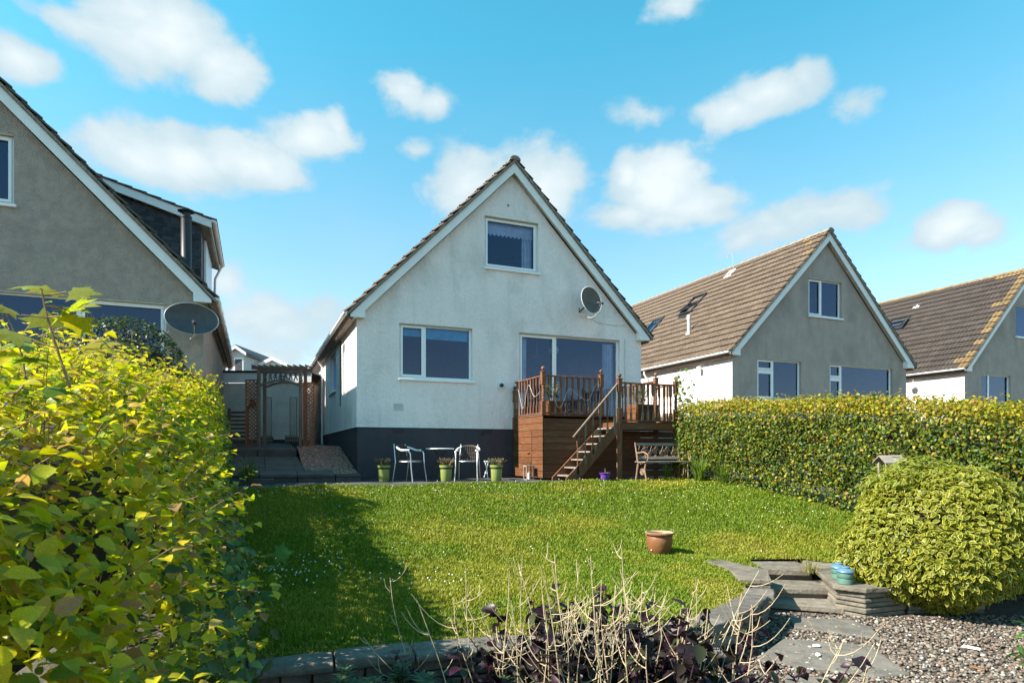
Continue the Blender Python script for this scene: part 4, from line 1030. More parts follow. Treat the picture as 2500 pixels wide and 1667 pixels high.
for i in range(11):
    x = -.50+i*.10+g.uniform(-.02, .02); z_ = .60+.10*((i*7) % 3)/2; y_ = .17+(z_-.5)*.27
    ring_ = [(x+.035*math.cos(a), y_-.008, z_+.035*math.sin(a)) for a in np.linspace(0, 6.283, 10)]; m.tube(ring_, .010, 5); m.lathe([(.0, -.008), (.022, -.004), (.022, .004), (0, .008)], 8, (x, y_, z_))
    x2 = x+g.uniform(-.10, .10); m.tube([(x, y_, z_-.03), ((x+x2)/2+.03, y_-.005, (z_+.53)/2), (x2, .17, .525)], .008, 5)
    x3 = x+g.uniform(.05, .12); m.tube([(x, y_, z_+.03), ((x+x3)/2, y_, .74), (x3, .243, .775)], .007, 5)
m.build('rose_panel', 'bench_iron', bn)

# ------------------------------------------------------------------ terracotta pot on the lawn
px_, py_ = (1610-1250)/1520*8.25, 8.25
t = thing('terracotta_pot', 'large empty terracotta pot standing alone on the lawn', 'plant pot', (px_, py_, float(lawn_z(px_, py_))-.015))
m = MB(); m.lathe([(.0, 0), (.118, 0), (.13, .012), (.158, .10), (.172, .17), (.168, .225), (.160, .245), (.175, .262), (.190, .268), (.190, .285), (.172, .288), (.155, .27), (.15, .235)], 40, cap=False); m.build('pot', 'terracotta', t, smooth=True)
m = MB(); m.lathe([(.178, .2885), (.187, .2875), (.1875, .292), (.172, .294), (.158, .276), (.16, .272)], 40, cap=False); m.build('rim', 'terracotta_rim', t, smooth=True)
m = MB(); m.lathe([(.152, .236), (.08, .245), (.01, .25)], 20); m.build('soil', 'soil', t, smooth=True)

# ------------------------------------------------------------------ patio, side path and its steps
def gz_patio(x, y): return ZP-.004+0*x
s_rng = np.arange(-5.2, 9.5, .35); V = []
def flag(root, name, pts, z, th, mat, r, jit=.006, parent_world=True, bevel=.008, zs=None):
    """flat stone with a polygonal outline (world xy), top at z (or per-corner zs)"""
    n = len(pts); zs = zs if zs is not None else [z]*n; m = MB()
    top = [(x+r.uniform(-jit, jit), y+r.uniform(-jit, jit), q+r.uniform(-.002, .002)) for (x, y), q in zip(pts, zs)]
    bot = [(x, y, q-th) for x, y, q in top]
    m.add(top+bot, [tuple(range(n)), tuple(range(2*n-1, n-1, -1))]+[(i+n, (i+1) % n+n, (i+1) % n, i) for i in range(n)])
    return m.build(name, mat, root, bevel=bevel, world=True)
r = random.Random(12)
pv = thing('patio', 'grey paving slabs along the foot of the white house', 'paving', (*on_edge(2, 1.3), ZP)); pv['kind'] = 'structure'
for i in range(-5, 17):                                   # slabs in rows along the front
    for k, (p0, p1) in enumerate(((.05, .66), (.67, 1.28), (1.29, 1.9), (1.91, 2.56))):
        a = i*.61-.3*(k % 2); b = a+.60
        if b < -.2 and p1 < .7: continue
        flag(pv, 'slab', [on_edge(a, p0), on_edge(b, p0), on_edge(b, p1), on_edge(a, p1)], ZP+r.uniform(-.004, .004), .05, 'paving', r, .002)
# ramped slab path between the two houses
def gp(s, d): return (HO[0]+s*UX+d*DX, HO[1]+s*UY+d*DY)   # d = depth behind the front plane
path = thing('side_path', 'stepped slab path rising between the houses to the garden arch', 'path', (*gp(-1.7, 0), ZP)); path['kind'] = 'structure'
def pz(d): return ZP+.17+(d+.75)*.125
for k in range(5):
    d0_, d1_ = -.75+k*.56, -.75+(k+1)*.56-.01
    for a, b in ((-2.75, -1.9), (-1.89, -1.12)) if k else ((-2.75, -2.02), (-2.01, -1.3), (-1.29, -.55)):
        flag(path, 'slab', [gp(a, d0_), gp(b, d0_), gp(b, d1_), gp(a, d1_)], 0, .06, 'paving', r, .003, zs=[pz(d0_), pz(d0_), pz(d1_), pz(d1_)])
for a, b in ((-2.75, -2.02), (-2.0, -1.3), (-1.28, -.55), (-.53, -.02)):      # riser stones under the first nose
    flag(path, 'riser', [gp(a, -.72), gp(b, -.72), gp(b, -.60), gp(a, -.60)], ZP+.108, .14, 'paving', r, .002)
flag(path, 'slab', [gp(-.53, -.75), gp(-.02, -.75), gp(-.02, -.45), gp(-.53, -.45)], ZP+.17, .06, 'paving', r)
flag(path, 'step', [gp(-2.75, -1.22), gp(-1.75, -1.22), gp(-1.75, -.74), gp(-2.75, -.74)], ZP+.10, .12, 'paving', r)
dA = 2.08
for a, b in ((-2.6, -2.05), (-2.03, -1.15)):
    flag(path, 'riser', [gp(a, dA), gp(b, dA), gp(b, dA+.1), gp(a, dA+.1)], .06, .26, 'paving', r)
m = MB(); m.tube([(*gp(-2.62, dA-.03), -.235), (*gp(-1.12, dA-.03), -.235)], .03, 8); m.build('edging', 'grey_wood', path, world=True)
for k in range(6):
    for a, b in ((-2.6, -1.85), (-1.84, -1.15)):
        flag(path, 'slab', [gp(a, dA+.11+k*.5), gp(b, dA+.11+k*.5), gp(b, dA+.60+k*.5), gp(a, dA+.60+k*.5)], 0, .06, 'paving', r, zs=[.075+k*.03]*2+[.075+k*.03+.03]*2)
# gravel strip beside the wall
n = 12; V = []; F = []
for i in range(n+1):
    d = -.45+i*(7.5/n); z = ZP+.12+(.64*min(1, max(0, (d+.45)/3.2)))
    V += [(*gp(-1.1, d), z), (*gp(-.5, d), z+.03), (*gp(.0, d), z)]
F = [(3*i+j, 3*i+j+1, 3*i+j+4, 3*i+j+3) for i in range(n) for j in (0, 1)]
np_obj('gravel_strip', V, F, 'red_gravel', kind='structure', smooth=True)
ico = []; t_ = (1+5**.5)/2
ICOV = unit(np.array([(-1, t_, 0), (1, t_, 0), (-1, -t_, 0), (1, -t_, 0), (0, -1, t_), (0, 1, t_), (0, -1, -t_), (0, 1, -t_), (t_, 0, -1), (t_, 0, 1), (-t_, 0, -1), (-t_, 0, 1)], float))
ICOF = np.array([(0, 11, 5), (0, 5, 1), (0, 1, 7), (0, 7, 10), (0, 10, 11), (1, 5, 9), (5, 11, 4), (11, 10, 2), (10, 7, 6), (7, 1, 8), (3, 9, 4), (3, 4, 2), (3, 2, 6), (3, 6, 8), (3, 8, 9), (4, 9, 5), (2, 4, 11), (6, 2, 10), (8, 6, 7), (9, 8, 1)])
def rand_rot(n):
    a = unit(rng.normal(size=(n, 3))); b = rng.normal(size=(n, 3)); return frames(a, b)
def pebbles(name, P, size, cols, flat=.55):
    n = len(P); ev = rng.uniform(.6, 1.25, (n, 3)); ev[:, 2] *= flat
    Rm = frames(unit(rng.normal(size=(n, 3))*.35+[0, 0, 1]), rng.normal(size=(n, 3)))
    V, F = scatter(ICOV, ICOF, P, Rm, ev*np.asarray(size).reshape(-1, 1))
    c = np.array(cols)[rng.integers(0, len(cols), n)]*rng.uniform(.7, 1.3, (n, 1))
    return np_obj(name, V, F, 'pebble', np.repeat(c, 12, 0), None, True, 'stuff')
GC = [(.28, .205, .15), (.22, .16, .115), (.34, .26, .20), (.15, .115, .09), (.29, .20, .145), (.12, .10, .085), (.44, .38, .31), (.24, .19, .15), (.31, .20, .14), (.60, .57, .52), (.20, .17, .14), (.40, .33, .25)]
GC = [tuple(q*.70 for q in c_) for c_ in GC]
n = 5000; d_ = rng.uniform(-.42, 3.2, n); s_ = rng.uniform(-1.1, -.03, n); xy = np.array([gp(a, b) for a, b in zip(s_, d_)])
zz = ZP+.125+.64*np.clip((d_+.45)/3.2, 0, 1)+.025*np.clip(1-np.abs(s_+.5)/.5, 0, 1)
pebbles('red_gravel', np.column_stack([xy, zz]), rng.uniform(.018, .034, n), [(.40, .20, .14), (.30, .15, .11), (.46, .28, .22), (.24, .13, .10)])

# ------------------------------------------------------------------ lawn
def lawn_keep(x, y): return inside(LAWN, x, y)
xs = np.arange(-7, 7.6, .1); ys = np.arange(3.6, 18.4, .1)
sheet('lawn', xs, ys, lambda x, y: lawn_z(x, y)-.012, 'turf', keep=lawn_keep)
def sample_lawn(n, dens):
    out = []
    while sum(map(len, out)) < n:
        q = np.column_stack([rng.uniform(-6.6, 7.2, 60000), rng.uniform(3.7, 17.5, 60000)])
        q = q[inside(LAWN, q[:, 0], q[:, 1])]; q = q[rng.random(len(q)) < dens(q[:, 0], q[:, 1])]; out.append(q)
    return np.concatenate(out)[:n]
NB = 330000
q = sample_lawn(NB, lambda x, y: np.clip((6.2/y)**1.5, .12, 1)*np.where(x < .9*y, 1, 0)*np.where(x < -.50*y, .15, 1))
far = q[:, 1]
def vnoise(x, y, sc, seed=0):
    """smooth value noise"""
    g = np.random.default_rng(seed).random((64, 64)); X, Y = x*sc+100, y*sc+100; i, j = np.floor(X).astype(int), np.floor(Y).astype(int); u, v = X-i, Y-j
    u, v = u*u*(3-2*u), v*v*(3-2*v); f = lambda a, b: g[a % 64, b % 64]
    return (f(i, j)*(1-u)+f(i+1, j)*u)*(1-v)+(f(i, j+1)*(1-u)+f(i+1, j+1)*u)*v
pat = .55*vnoise(q[:, 0], q[:, 1], .9, 1)+.3*vnoise(q[:, 0], q[:, 1], 2.6, 2)+.15*vnoise(q[:, 0], q[:, 1], 7, 3)
tuft = vnoise(q[:, 0], q[:, 1], 3.2, 4)
hgt = (.024+.024*tuft*tuft)*rng.uniform(.6, 1.4, NB)*(1+.35*smoothstep(8, 13, far))
edge = np.min(np.hypot(q[:, None, 0]-WALLP[None, ::3, 0], q[:, None, 1]-WALLP[None, ::3, 1]), axis=1)
hgt *= .55+.45*smoothstep(.05, .5, edge)
wid = (.0034+.0020*rng.random(NB))*(.7+far/9.5)
az = rng.uniform(0, 2*np.pi, NB); lean = rng.uniform(.1, .9, NB)*hgt
bx, by = np.cos(az), np.sin(az); base = np.column_stack([q, lawn_z(q[:, 0], q[:, 1])-.012])
side = np.column_stack([-by, bx, 0*bx])*wid[:, None]; fwd = np.column_stack([bx, by, 0*bx])
up = np.array([0, 0, 1.])
mid = base+fwd*(lean*.35)[:, None]+up*(hgt*.6)[:, None]; tip = base+fwd*lean[:, None]+up*hgt[:, None]
V = np.stack([base-side, base+side, mid+side*.75, mid-side*.75, tip], 1).reshape(-1, 3)
F = (np.arange(NB)*5)[:, None, None]+np.array([(0, 1, 2), (0, 2, 3), (3, 2, 4)])[None]
ga, gb, gs = np.array([.15, .215, .012]), np.array([.255, .262, .022]), np.array([.34, .27, .06])
c = ga+(gb-ga)*smoothstep(.35, .7, pat)[:, None]
dry = (rng.random(NB) < .05+.30*smoothstep(.55, .85, pat)*smoothstep(-1.5, 3, q[:, 0])+.4*smoothstep(.35, .0, edge))
c = np.where(dry[:, None], gs, c)*rng.uniform(.78, 1.2, (NB, 1))
np_obj('grass', V, F.reshape(-1, 3), 'grass_blade', np.repeat(c, 5, 0), None, False, 'stuff')
# clover heads and a few yellow flowers
pts = []
for cx_, cy_, sx, sy, k in ((-2.3, 6.9, .35, .45, 60), (-.95, 6.6, .3, .25, 24), (-3.9, 10.8, .7, .45, 60), (-1.7, 7.8, .9, 1.2, 16), (.6, 8.5, 2.2, 1.8, 22), (1.3, 12.0, 2.4, .7, 80), (4.0, 10.8, .9, .9, 34), (-2.1, 11.6, 1, .5, 30)):
    pts.append(np.column_stack([rng.normal(cx_, sx, k), rng.normal(cy_, sy, k)]))
pts = np.concatenate(pts); pts = pts[inside(LAWN, pts[:, 0], pts[:, 1])]
P = np.column_stack([pts, lawn_z(pts[:, 0], pts[:, 1])+rng.uniform(.03, .065, len(pts))])
V, F = scatter(ICOV, ICOF, P, rand_rot(len(P)), rng.uniform(.006, .010, len(P))[:, None]); np_obj('clover_flowers', V, F, 'white_flower', kind='stuff')
k = 90; pts = np.column_stack([rng.normal(3.2, .55, k), rng.normal(12.6, .5, k)]); pts = np.vstack([pts, np.column_stack([rng.normal(3.9, .4, 14), rng.normal(10.6, .5, 14)])]); pts = pts[inside(LAWN, pts[:, 0], pts[:, 1])]
P = np.column_stack([pts, lawn_z(pts[:, 0], pts[:, 1])+rng.uniform(.03, .07, len(pts))])
V, F = scatter(ICOV, ICOF, P, rand_rot(len(P)), rng.uniform(.006, .011, len(P))[:, None]); np_obj('yellow_flowers', V, F, 'yellow_flower', kind='stuff')

# ------------------------------------------------------------------ dry stone retaining wall, steps, pier
ZC = -1.385; ZG = -1.70
def offset(path_, d):
    t = np.gradient(path_, axis=0); n_ = np.column_stack([t[:, 1], -t[:, 0]]); return path_+unit(n_)*d
cl = np.concatenate([[0], np.cumsum(np.hypot(*np.diff(WALLP, axis=0).T))]); TOT = cl[-1]
def on_wall(s_, d):
    i = np.clip(s_, 0, TOT); x = np.interp(i, cl, WALLP[:, 0]); y = np.interp(i, cl, WALLP[:, 1])
    a = max(i-.05, 0); b = min(i+.05, TOT); tx = np.interp(b, cl, WALLP[:, 0])-np.interp(a, cl, WALLP[:, 0]); ty = np.interp(b, cl, WALLP[:, 1])-np.interp(a, cl, WALLP[:, 1]); L_ = math.hypot(tx, ty)
    return np.array([x+ty/L_*d, y-tx/L_*d])
rw = thing('retaining_wall', 'curved dry stone retaining wall holding up the lawn', 'wall', (*WALLP[20], ZG-.1))
def rough(m, amt, r):
    m.v = [(x+r.uniform(-amt, amt), y+r.uniform(-amt, amt), z+r.uniform(-amt, amt)*.6) for x, y, z in m.v]; return m
def wall_block(s0, s1, d0_, d1_, z0, z1, name, mat, r, amt=.008, dz=0):
    k = 3; m = MB(); vs = []
    for i in range(k+1):
        s_ = s0+(s1-s0)*i/k
        for d, z in ((d0_, z0), (d1_, z0), (d1_+r.uniform(-.006, .006), (z0+z1)/2), (d1_-.008, z1+dz), (d0_, z1+dz)):
            x, y = on_wall(s_, d); vs.append((x, y, z+r.uniform(-.004, .004)))
    fs = [(i*5+j, i*5+(j+1) % 5, (i+1)*5+(j+1) % 5, (i+1)*5+j) for i in range(k) for j in range(5)]+[(4, 3, 2, 1, 0), tuple(k*5+j for j in range(5))]
    m.add(vs, fs); o = rough(m, amt*.5, r).build(name, mat, rw, world=True, bevel=.010); return o
r = random.Random(21); s_ = 0.0
while s_ < TOT-.12:
    L_ = r.uniform(.26, .56); e_ = min(s_+L_, TOT-.005); L_ = e_-s_
    wall_block(s_+.006, e_-.006, r.uniform(-.02, .0), .25+r.uniform(-.02, .03), ZC-.062+r.uniform(-.004, .004), ZC, 'cap_stone', 'wall_stone', r, dz=r.uniform(-.008, .010)); s_ = e_
zt = ZC-.066
for h_ in (.085, .062, .095, .075, .09):
    s_ = -r.uniform(0, .2)
    while s_ < TOT-.10:
        L_ = r.uniform(.18, .46); e_ = s_+L_
        if e_ > TOT-.15: e_ = TOT-.01
        wall_block(max(s_, 0)+.006, e_-.006, .03, .205+r.uniform(-.022, .022), zt-h_+.008, zt, 'stone', 'wall_stone', r); s_ = e_
    zt -= h_
n = len(WALLP); o1, o2 = offset(WALLP, .02), offset(WALLP, .17)      # earth core behind the stones
V = np.concatenate([np.column_stack([o2, np.full(n, ZC-.03)]), np.column_stack([o2, np.full(n, ZG-.2)])]); F = [(i, i+1, n+i+1, n+i) for i in range(n-1)]
o = np_obj('core', V-np.array([*WALLP[20], ZG-.1]), F, 'soil', parent=rw)

st = thing('garden_steps', 'three stone slab steps up from the gravel to the lawn', 'steps', (3.1, 7.0, ZG)); r = random.Random(33)
flag(st, 'tread', [(2.60, 6.88), (3.50, 6.54), (3.66, 6.98), (2.72, 7.30)], -1.645, .06, 'tread_stone', r, .008, bevel=.01)
flag(st, 'tread', [(2.74, 7.06), (3.62, 6.94), (3.72, 7.48), (2.86, 7.55)], -1.535, .06, 'tread_stone', r, .008, bevel=.01)
flag(st, 'tread', [(2.90, 7.50), (3.54, 7.40), (3.68, 7.56), (3.63, 8.24), (3.08, 8.30), (2.88, 7.9)], -1.405, .07, 'tread_stone', r, .008, bevel=.01)
for p_, z_ in (([(2.72, 6.98), (3.62, 6.84), (3.64, 6.95), (2.74, 7.10)], -1.70), ):
    pass
flag(st, 'riser', [(2.78, 7.10), (3.60, 6.99), (3.62, 7.06), (2.80, 7.17)], -1.597, .06, 'pier_stone', r)
flag(st, 'riser', [(2.90, 7.56), (3.60, 7.47), (3.62, 7.54), (2.92, 7.63)], -1.478, .06, 'pier_stone', r)
flag(st, 'side_stone', [(2.36, 7.75), (2.62, 7.85), (2.92, 7.1), (2.74, 6.55), (2.42, 6.62), (2.5, 7.2)], -1.345, .055, 'tread_stone', r, .012, bevel=.012)
flag(st, 'side_stone', [(2.44, 6.62), (2.72, 6.56), (2.84, 7.0), (2.56, 7.1)], -1.402, .09, 'wall_stone', r, .012, bevel=.012)
flag(st, 'side_stone', [(2.42, 6.52), (2.72, 6.50), (2.80, 6.95), (2.5, 7.0)], -1.496, .10, 'wall_stone', r, .012, bevel=.012)
flag(st, 'side_stone', [(2.44, 6.58), (2.70, 6.52), (2.78, 6.95), (2.52, 7.0)], -1.60, .12, 'wall_stone', r, .012, bevel=.012)
pr = thing('stone_pier', 'low pier of stacked flat stones on the right of the steps', 'wall', (3.9, 6.95, ZG)); z_ = -1.395
PO = [(3.62, 7.42), (3.40, 6.52), (3.62, 6.36), (5.0, 6.55), (5.0, 7.5)]
for i, h_ in enumerate((.062, .058, .045, .052, .06, .05)):
    k = .0 if i == 0 else .03+r.uniform(0, .025)
    for a, b in (((0, .46), (.47, 1)) if i else ((0, .62), (.63, 1))):
        # split each course into two stones along its length
        def mixp(t, row): 
            A, B = (PO[1], PO[3]) if row == 0 else (PO[0], PO[4]); return (A[0]+(B[0]-A[0])*t+k*.6, A[1]+(B[1]-A[1])*t+(k if row == 0 else -k))
        pts_ = [mixp(a, 0), mixp(b, 0), mixp(b, 1), mixp(a, 1)]
        if a == 0: pts_ = [(PO[1][0]+k*.7, PO[1][1]+.04+k), (PO[2][0]+k*.3, PO[2][1]+k), *pts_[1:]]
        flag(pr, 'stone', pts_, z_, h_-.006, 'pier_stone', r, .012, bevel=.012)
    z_ -= h_
flag(pr, 'stone', [(3.66, 7.5), (4.6, 7.45), (4.7, 8.1), (3.75, 8.15)], -1.39, .06, 'tread_stone', r, .01, bevel=.01)
# stepping stones in the gravel
for lab, pts_ in (('grey stepping stone with a pointed end nearest the garden steps', [(2.82, 6.35), (3.42, 6.25), (3.45, 5.98), (3.33, 5.62), (2.72, 6.0)]),
                  ('large grey stepping stone with two white pebbles lying on it', [(2.45, 5.62), (3.12, 5.42), (3.02, 4.72), (2.72, 4.66), (1.98, 5.06)]),
                  ('grey stepping stone cut off by the bottom of the picture', [(2.06, 4.70), (2.55, 4.62), (2.55, 4.1), (1.85, 4.2)])):
    z_ = ZG+.022; c_ = Vector((sum(p[0] for p in pts_)/len(pts_), sum(p[1] for p in pts_)/len(pts_), z_-.05))
    m = MB(); n = len(pts_); m.add([(x-c_.x, y-c_.y, .05) for x, y in pts_]+[(x-c_.x, y-c_.y, 0) for x, y in pts_], [tuple(range(n)), tuple(range(2*n-1, n-1, -1))]+[(i+n, (i+1) % n+n, (i+1) % n, i) for i in range(n)])
    o = m.build('stepping_stone', 'flagstone', None, bevel=.012); o.location = c_; tag(o, lab, 'stepping stone', 'stepping stones in the gravel')

# ------------------------------------------------------------------ gravel garden
xs = np.arange(-3, 9, .25); ys = np.arange(2.0, 9.4, .25)
sheet('gravel_bed', xs, ys, lambda x, y: ZG-.012+.012*np.sin(x*3+y*2), 'gravel_bed', keep=lambda x, y: (~inside(LAWN, x, y-.1) | (x > 4)) & (x > -1.3))
N = 26000; q = np.column_stack([rng.uniform(-.9, 6.4, N*3), rng.uniform(3.6, 7.6, N*3)])
outer = np.vstack([offset(WALLP, .18), [(2.65, 6.6), (3.45, 6.5), (3.6, 6.4), (7, 6.5), (7, 2), (-3, 2)]])
q = q[inside(outer, q[:, 0], q[:, 1])]; q = q[rng.random(len(q)) < np.clip(5/q[:, 1], 0, 1)**1.5][:N]
pebbles('gravel', np.column_stack([q, ZG+rng.uniform(-.006, .016, len(q))]), rng.uniform(.008, .019, len(q))*(1+.5*(rng.random(len(q)) < .12)), GC)
# the odd big pebble, shell and shard that can be told apart
for i, (x, y, sz, mt, lab, nm) in enumerate(((2.62, 5.36, .032, 'white_flower', 'white pebble lying on the large stepping stone, the upper one', 'pebble'), (2.52, 5.13, .030, 'white_flower', 'white pebble lying on the large stepping stone, the lower one', 'pebble'),
        (2.72, 4.98, .034, 'pier_stone', 'buff pebble lying on the front edge of the large stepping stone', 'pebble'))):
    m = MB(); m.v = [tuple(Vector(v)*Vector((1.2, .8, .45))*1 if False else Vector((v[0]*1.25, v[1]*.8, v[2]*.45))*sz) for v in ICOV]; m.f = [tuple(f) for f in ICOF]
    o = m.build(nm, mt, None, smooth=True); o.location = (x, y, ZG+.022+sz*.4); o.rotation_euler = (0, 0, i*1.1); tag(o, lab, 'pebble')
for i, (x, y, w_, l_, mt, lab) in enumerate(((3.62, 4.85, .05, .10, 'terracotta', 'broken orange terracotta shard lying in the gravel beside the stepping stone'), (4.55, 4.55, .05, .16, 'terracotta', 'long orange terracotta shard in the gravel by the bottom edge'),
        (3.95, 5.35, .05, .17, 'white_flower', 'white shard lying in the gravel in front of the variegated bush'), (3.72, 4.5, .04, .12, 'slate', 'dark slate sliver lying in the open gravel'), (2.1, 5.42, .05, .12, 'slate', 'dark slate sliver in the gravel under the wall'))):
    m = MB(); m.add([(-w_/2, -l_/2, 0), (w_/2, -l_*.4, 0), (w_*.4, l_/2, 0), (-w_*.3, l_*.4, 0), (-w_/2, -l_/2, .012), (w_/2, -l_*.4, .012), (w_*.4, l_/2, .012), (-w_*.3, l_*.4, .012)], [(3, 2, 1, 0), (4, 5, 6, 7), (0, 1, 5, 4), (1, 2, 6, 5), (2, 3, 7, 6), (3, 0, 4, 7)])
    o = m.build('shard', mt, None, bevel=.003); o.location = (x, y, ZG+.016); o.rotation_euler = (.1, .08, i*1.3+.9); tag(o, lab, 'shard')
# two lidded glazed jars on the pier
def jar(label, px, py, k):
    Y = 1.395*1520/(py-1103); t = thing('glazed_jar', label, 'jar', ((px-1250)/1520*Y, Y, -1.395), 0, 'glazed jars on the stone pier')
    m = MB(); m.lathe([(.0, 0), (.066, 0), (.072, .008), (.070, .02), (.073, .05), (.070, .058), (.074, .066), (.076, .10), (.072, .115), (.0, .115)], 28); m.v = [(x*k, y*k, z*k) for x, y, z in m.v]; m.build('jar_body', 'green_glaze', t, smooth=True)
    m = MB(); m.lathe([(.0, .116), (.082, .116), (.085, .125), (.078, .14), (.055, .152), (.042, .157), (.044, .168), (.036, .176), (.0, .178)], 28); m.v = [(x*k, y*k, z*k) for x, y, z in m.v]; m.build('lid', 'blue_glaze', t, smooth=True)
    m = MB(); m.lathe([(.0735, .060), (.0765, .064), (.0735, .068)], 28, cap=False); m.v = [(x*k, y*k, z*k) for x, y, z in m.v]; m.build('stripe', 'dark_band', t, smooth=True)
jar('blue lidded green jar at the front corner of the pier', 2064, 1424, 1.05)
jar('blue lidded green jar half hidden behind the other jar on the pier', 2048, 1412, 1.02)

# ------------------------------------------------------------------ garden arch, trellises, garage and far roofs beyond the path
def AW(px, py, Y): return Vector(((px-1250)/1520*Y, Y, (1103-py)/1520*Y))
def lattice(m_parent, x0, x1, z0, z1, y, step, w, th, mat, both=True, bounds=True):
    """diagonal slats clipped to a rectangle, each one an object"""
    W_, H_ = x1-x0, z1-z0; k = -H_
    while k < W_:
        for sg, yy in ((1, y), (-1, y+th)):
            if sg < 0 and not both: continue
            # line x = k + t, z = t (mirrored for sg<0)
            a, b = max(0, -k), min(H_, W_-k)
            if b-a > .03:
                p = [(k+a, a), (k+b, b)]
                if sg < 0: p = [(W_-q[0], q[1]) for q in p]
                m = MB(); m.bar((x0+p[0][0], yy, z0+p[0][1]), (x0+p[1][0], yy, z0+p[1][1]), th, w, up=(-sg, 0, 1)); m.build('slat', mat, m_parent)
        k += step
def trellis_panel(label, px0, px1, y0, y1, Y, mat, group=None, frame=.035, step=.10):
    a, b = AW(px0, y1, Y), AW(px1, y0, Y); w, h = b.x-a.x, b.z-a.z
    t = thing('trellis', label, 'trellis', (a.x, Y, a.z), 0, group)
    m = MB(); m.box(0, frame, -.012, .024, 0, h).box(w-frame, w, -.012, .024, 0, h).box(frame, w-frame, -.012, .024, 0, frame).box(frame, w-frame, -.012, .024, h-frame, h); m.build('frame', mat, t, bevel=.003)
    lattice(t, frame, w-frame, frame, h-frame, .0, step, .024, .010, mat); return t
trellis_panel('red brown lattice trellis left of the garden arch', 599, 630, 926, 1094, 16.1, 'trellis_wood', 'red brown trellises beside the arch')
trellis_panel('red brown lattice trellis between the garden arch and the white house', 740, 767, 933, 1092, 16.1, 'trellis_wood', 'red brown trellises beside the arch')
ar = thing('garden_arch', 'weathered wooden garden arch with lattice top over the side path', 'arch', (*AW(684, 1093, 16.0).xy, .10))
ax0, ax1 = -.54, .53
for x in (ax0, ax1):
    for y in (-.02, .36): m = MB(); m.box(x-.035, x+.035, y-.035, y+.035, 0, 2.02); m.build('post', 'arbour_wood', ar, bevel=.004)
for y in (-.02, .36):
    m = MB(); m.box(ax0-.18, ax1+.18, y-.022, y+.022, 2.02, 2.09); m.build('beam', 'arbour_wood', ar, bevel=.003)
    m = MB(); m.box(ax0+.03, ax1-.03, y-.012, y+.012, 1.965, 2.0); m.build('beam', 'arbour_wood', ar)
    for i in range(16):
        x = ax0+.06+i*.0655; m = MB(); m.bar((x, y, 1.965), (x+.08*(1 if i % 2 else -1), y, 1.70+.10*math.sin(math.pi*(x-ax0)/(ax1-ax0))), .010, .022, up=(1, 0, 0)); m.build('slat', 'arbour_wood', ar)
    pts = [(ax0+.03+(ax1-ax0-.06)*i/14, y, 1.60+.13*math.sin(math.pi*i/14)) for i in range(15)]
    for q in range(14): m = MB() if q == 0 else m; m.bar(pts[q], pts[q+1], .024, .05)
    m.build('arch_rail', 'arbour_wood', ar)
for i in range(10):
    x = ax0-.14+i*.152; m = MB(); m.box(x-.016, x+.016, -.12, .46, 2.092, 2.13); m.build('rafter', 'arbour_wood', ar, bevel=.003)
for lab, px0, px1 in (('narrow grey trellis planter on the left behind the garden arch', 646, 663), ('narrow grey trellis planter on the right behind the garden arch', 707, 725)):
    a, b = AW(px0, 1080, 18.2), AW(px1, 969, 18.2); w, h = b.x-a.x, b.z-a.z
    t = thing('trellis_planter', lab, 'planter', (a.x, 18.2, a.z), 0, 'trellis planters behind the arch')
    m = MB(); m.box(0, .02, 0, .02, 0, h).box(w-.02, w, 0, .02, 0, h).box(.02, w-.02, 0, .02, h-.02, h); m.build('frame', 'grey_wood', t)
    lattice(t, .02, w-.02, .2, h-.02, .0, .085, .018, .008, 'grey_wood', both=False)
    for i in range(6): x = -.06+(w+.12)*i/5; m = MB(); m.box(x-.014, x+.014, -.16, -.145, 0, .21); m.build('picket', 'grey_wood', t)
    for z in (.05, .16): m = MB(); m.box(-.08, w+.08, -.144, -.13, z, z+.03); m.build('picket_rail', 'grey_wood', t)
    m = MB(); m.box(-.06, w+.06, -.128, -.005, 0, .15); m.build('trough', 'soil', t)
ga_ = thing('garage', 'flat roofed garage with white fascia behind the garden arch', 'garage', (*AW(650, 1075, 20).xy, .2), R_(1.5))
m = MB(); m.box(-1.45, 1.4, 0, 4, -.5, 2.0); m.build('wall', 'garage_wall', ga_)
m = MB(); m.box(-1.5, 1.45, -.06, -.02, 2.02, 2.33); m.build('fascia', 'white_paint', ga_)
m = MB(); m.box(-1.55, 1.5, -.10, 4.1, 2.335, 2.40); m.build('flat_roof', 'slate', ga_)
m = MB(); m.box(-1.45, 1.4, -.006, -.001, -.5, .20); m.build('base_course', 'plinth_paint', ga_)
m = MB(); m.box(.48, .62, -.14, -.06, 2.10, 2.24); lt = m.build('wall_light', 'black_metal', ga_); m = MB(); m.box(.51, .59, -.146, -.141, 2.13, 2.21); m.build('lens', 'lamp_paper', lt)
t = thing('wall_lantern', 'grey coach lantern by the corner of the white house near the arch', 'lantern', (*gp(-.02, 9.0), 1.75), YAW)
m = MB(); m.lathe([(.03, 0), (.05, .03), (.085, .22), (.10, .23), (.05, .30), (.012, .36)], 6, (-.16, 0, 0)); m.build('lamp_body', 'black_metal', t); m = MB(); m.tube([(0, 0, .05), (-.1, 0, -.06), (-.16, 0, 0)], .012, 6); m.build('bracket', 'black_metal', t)
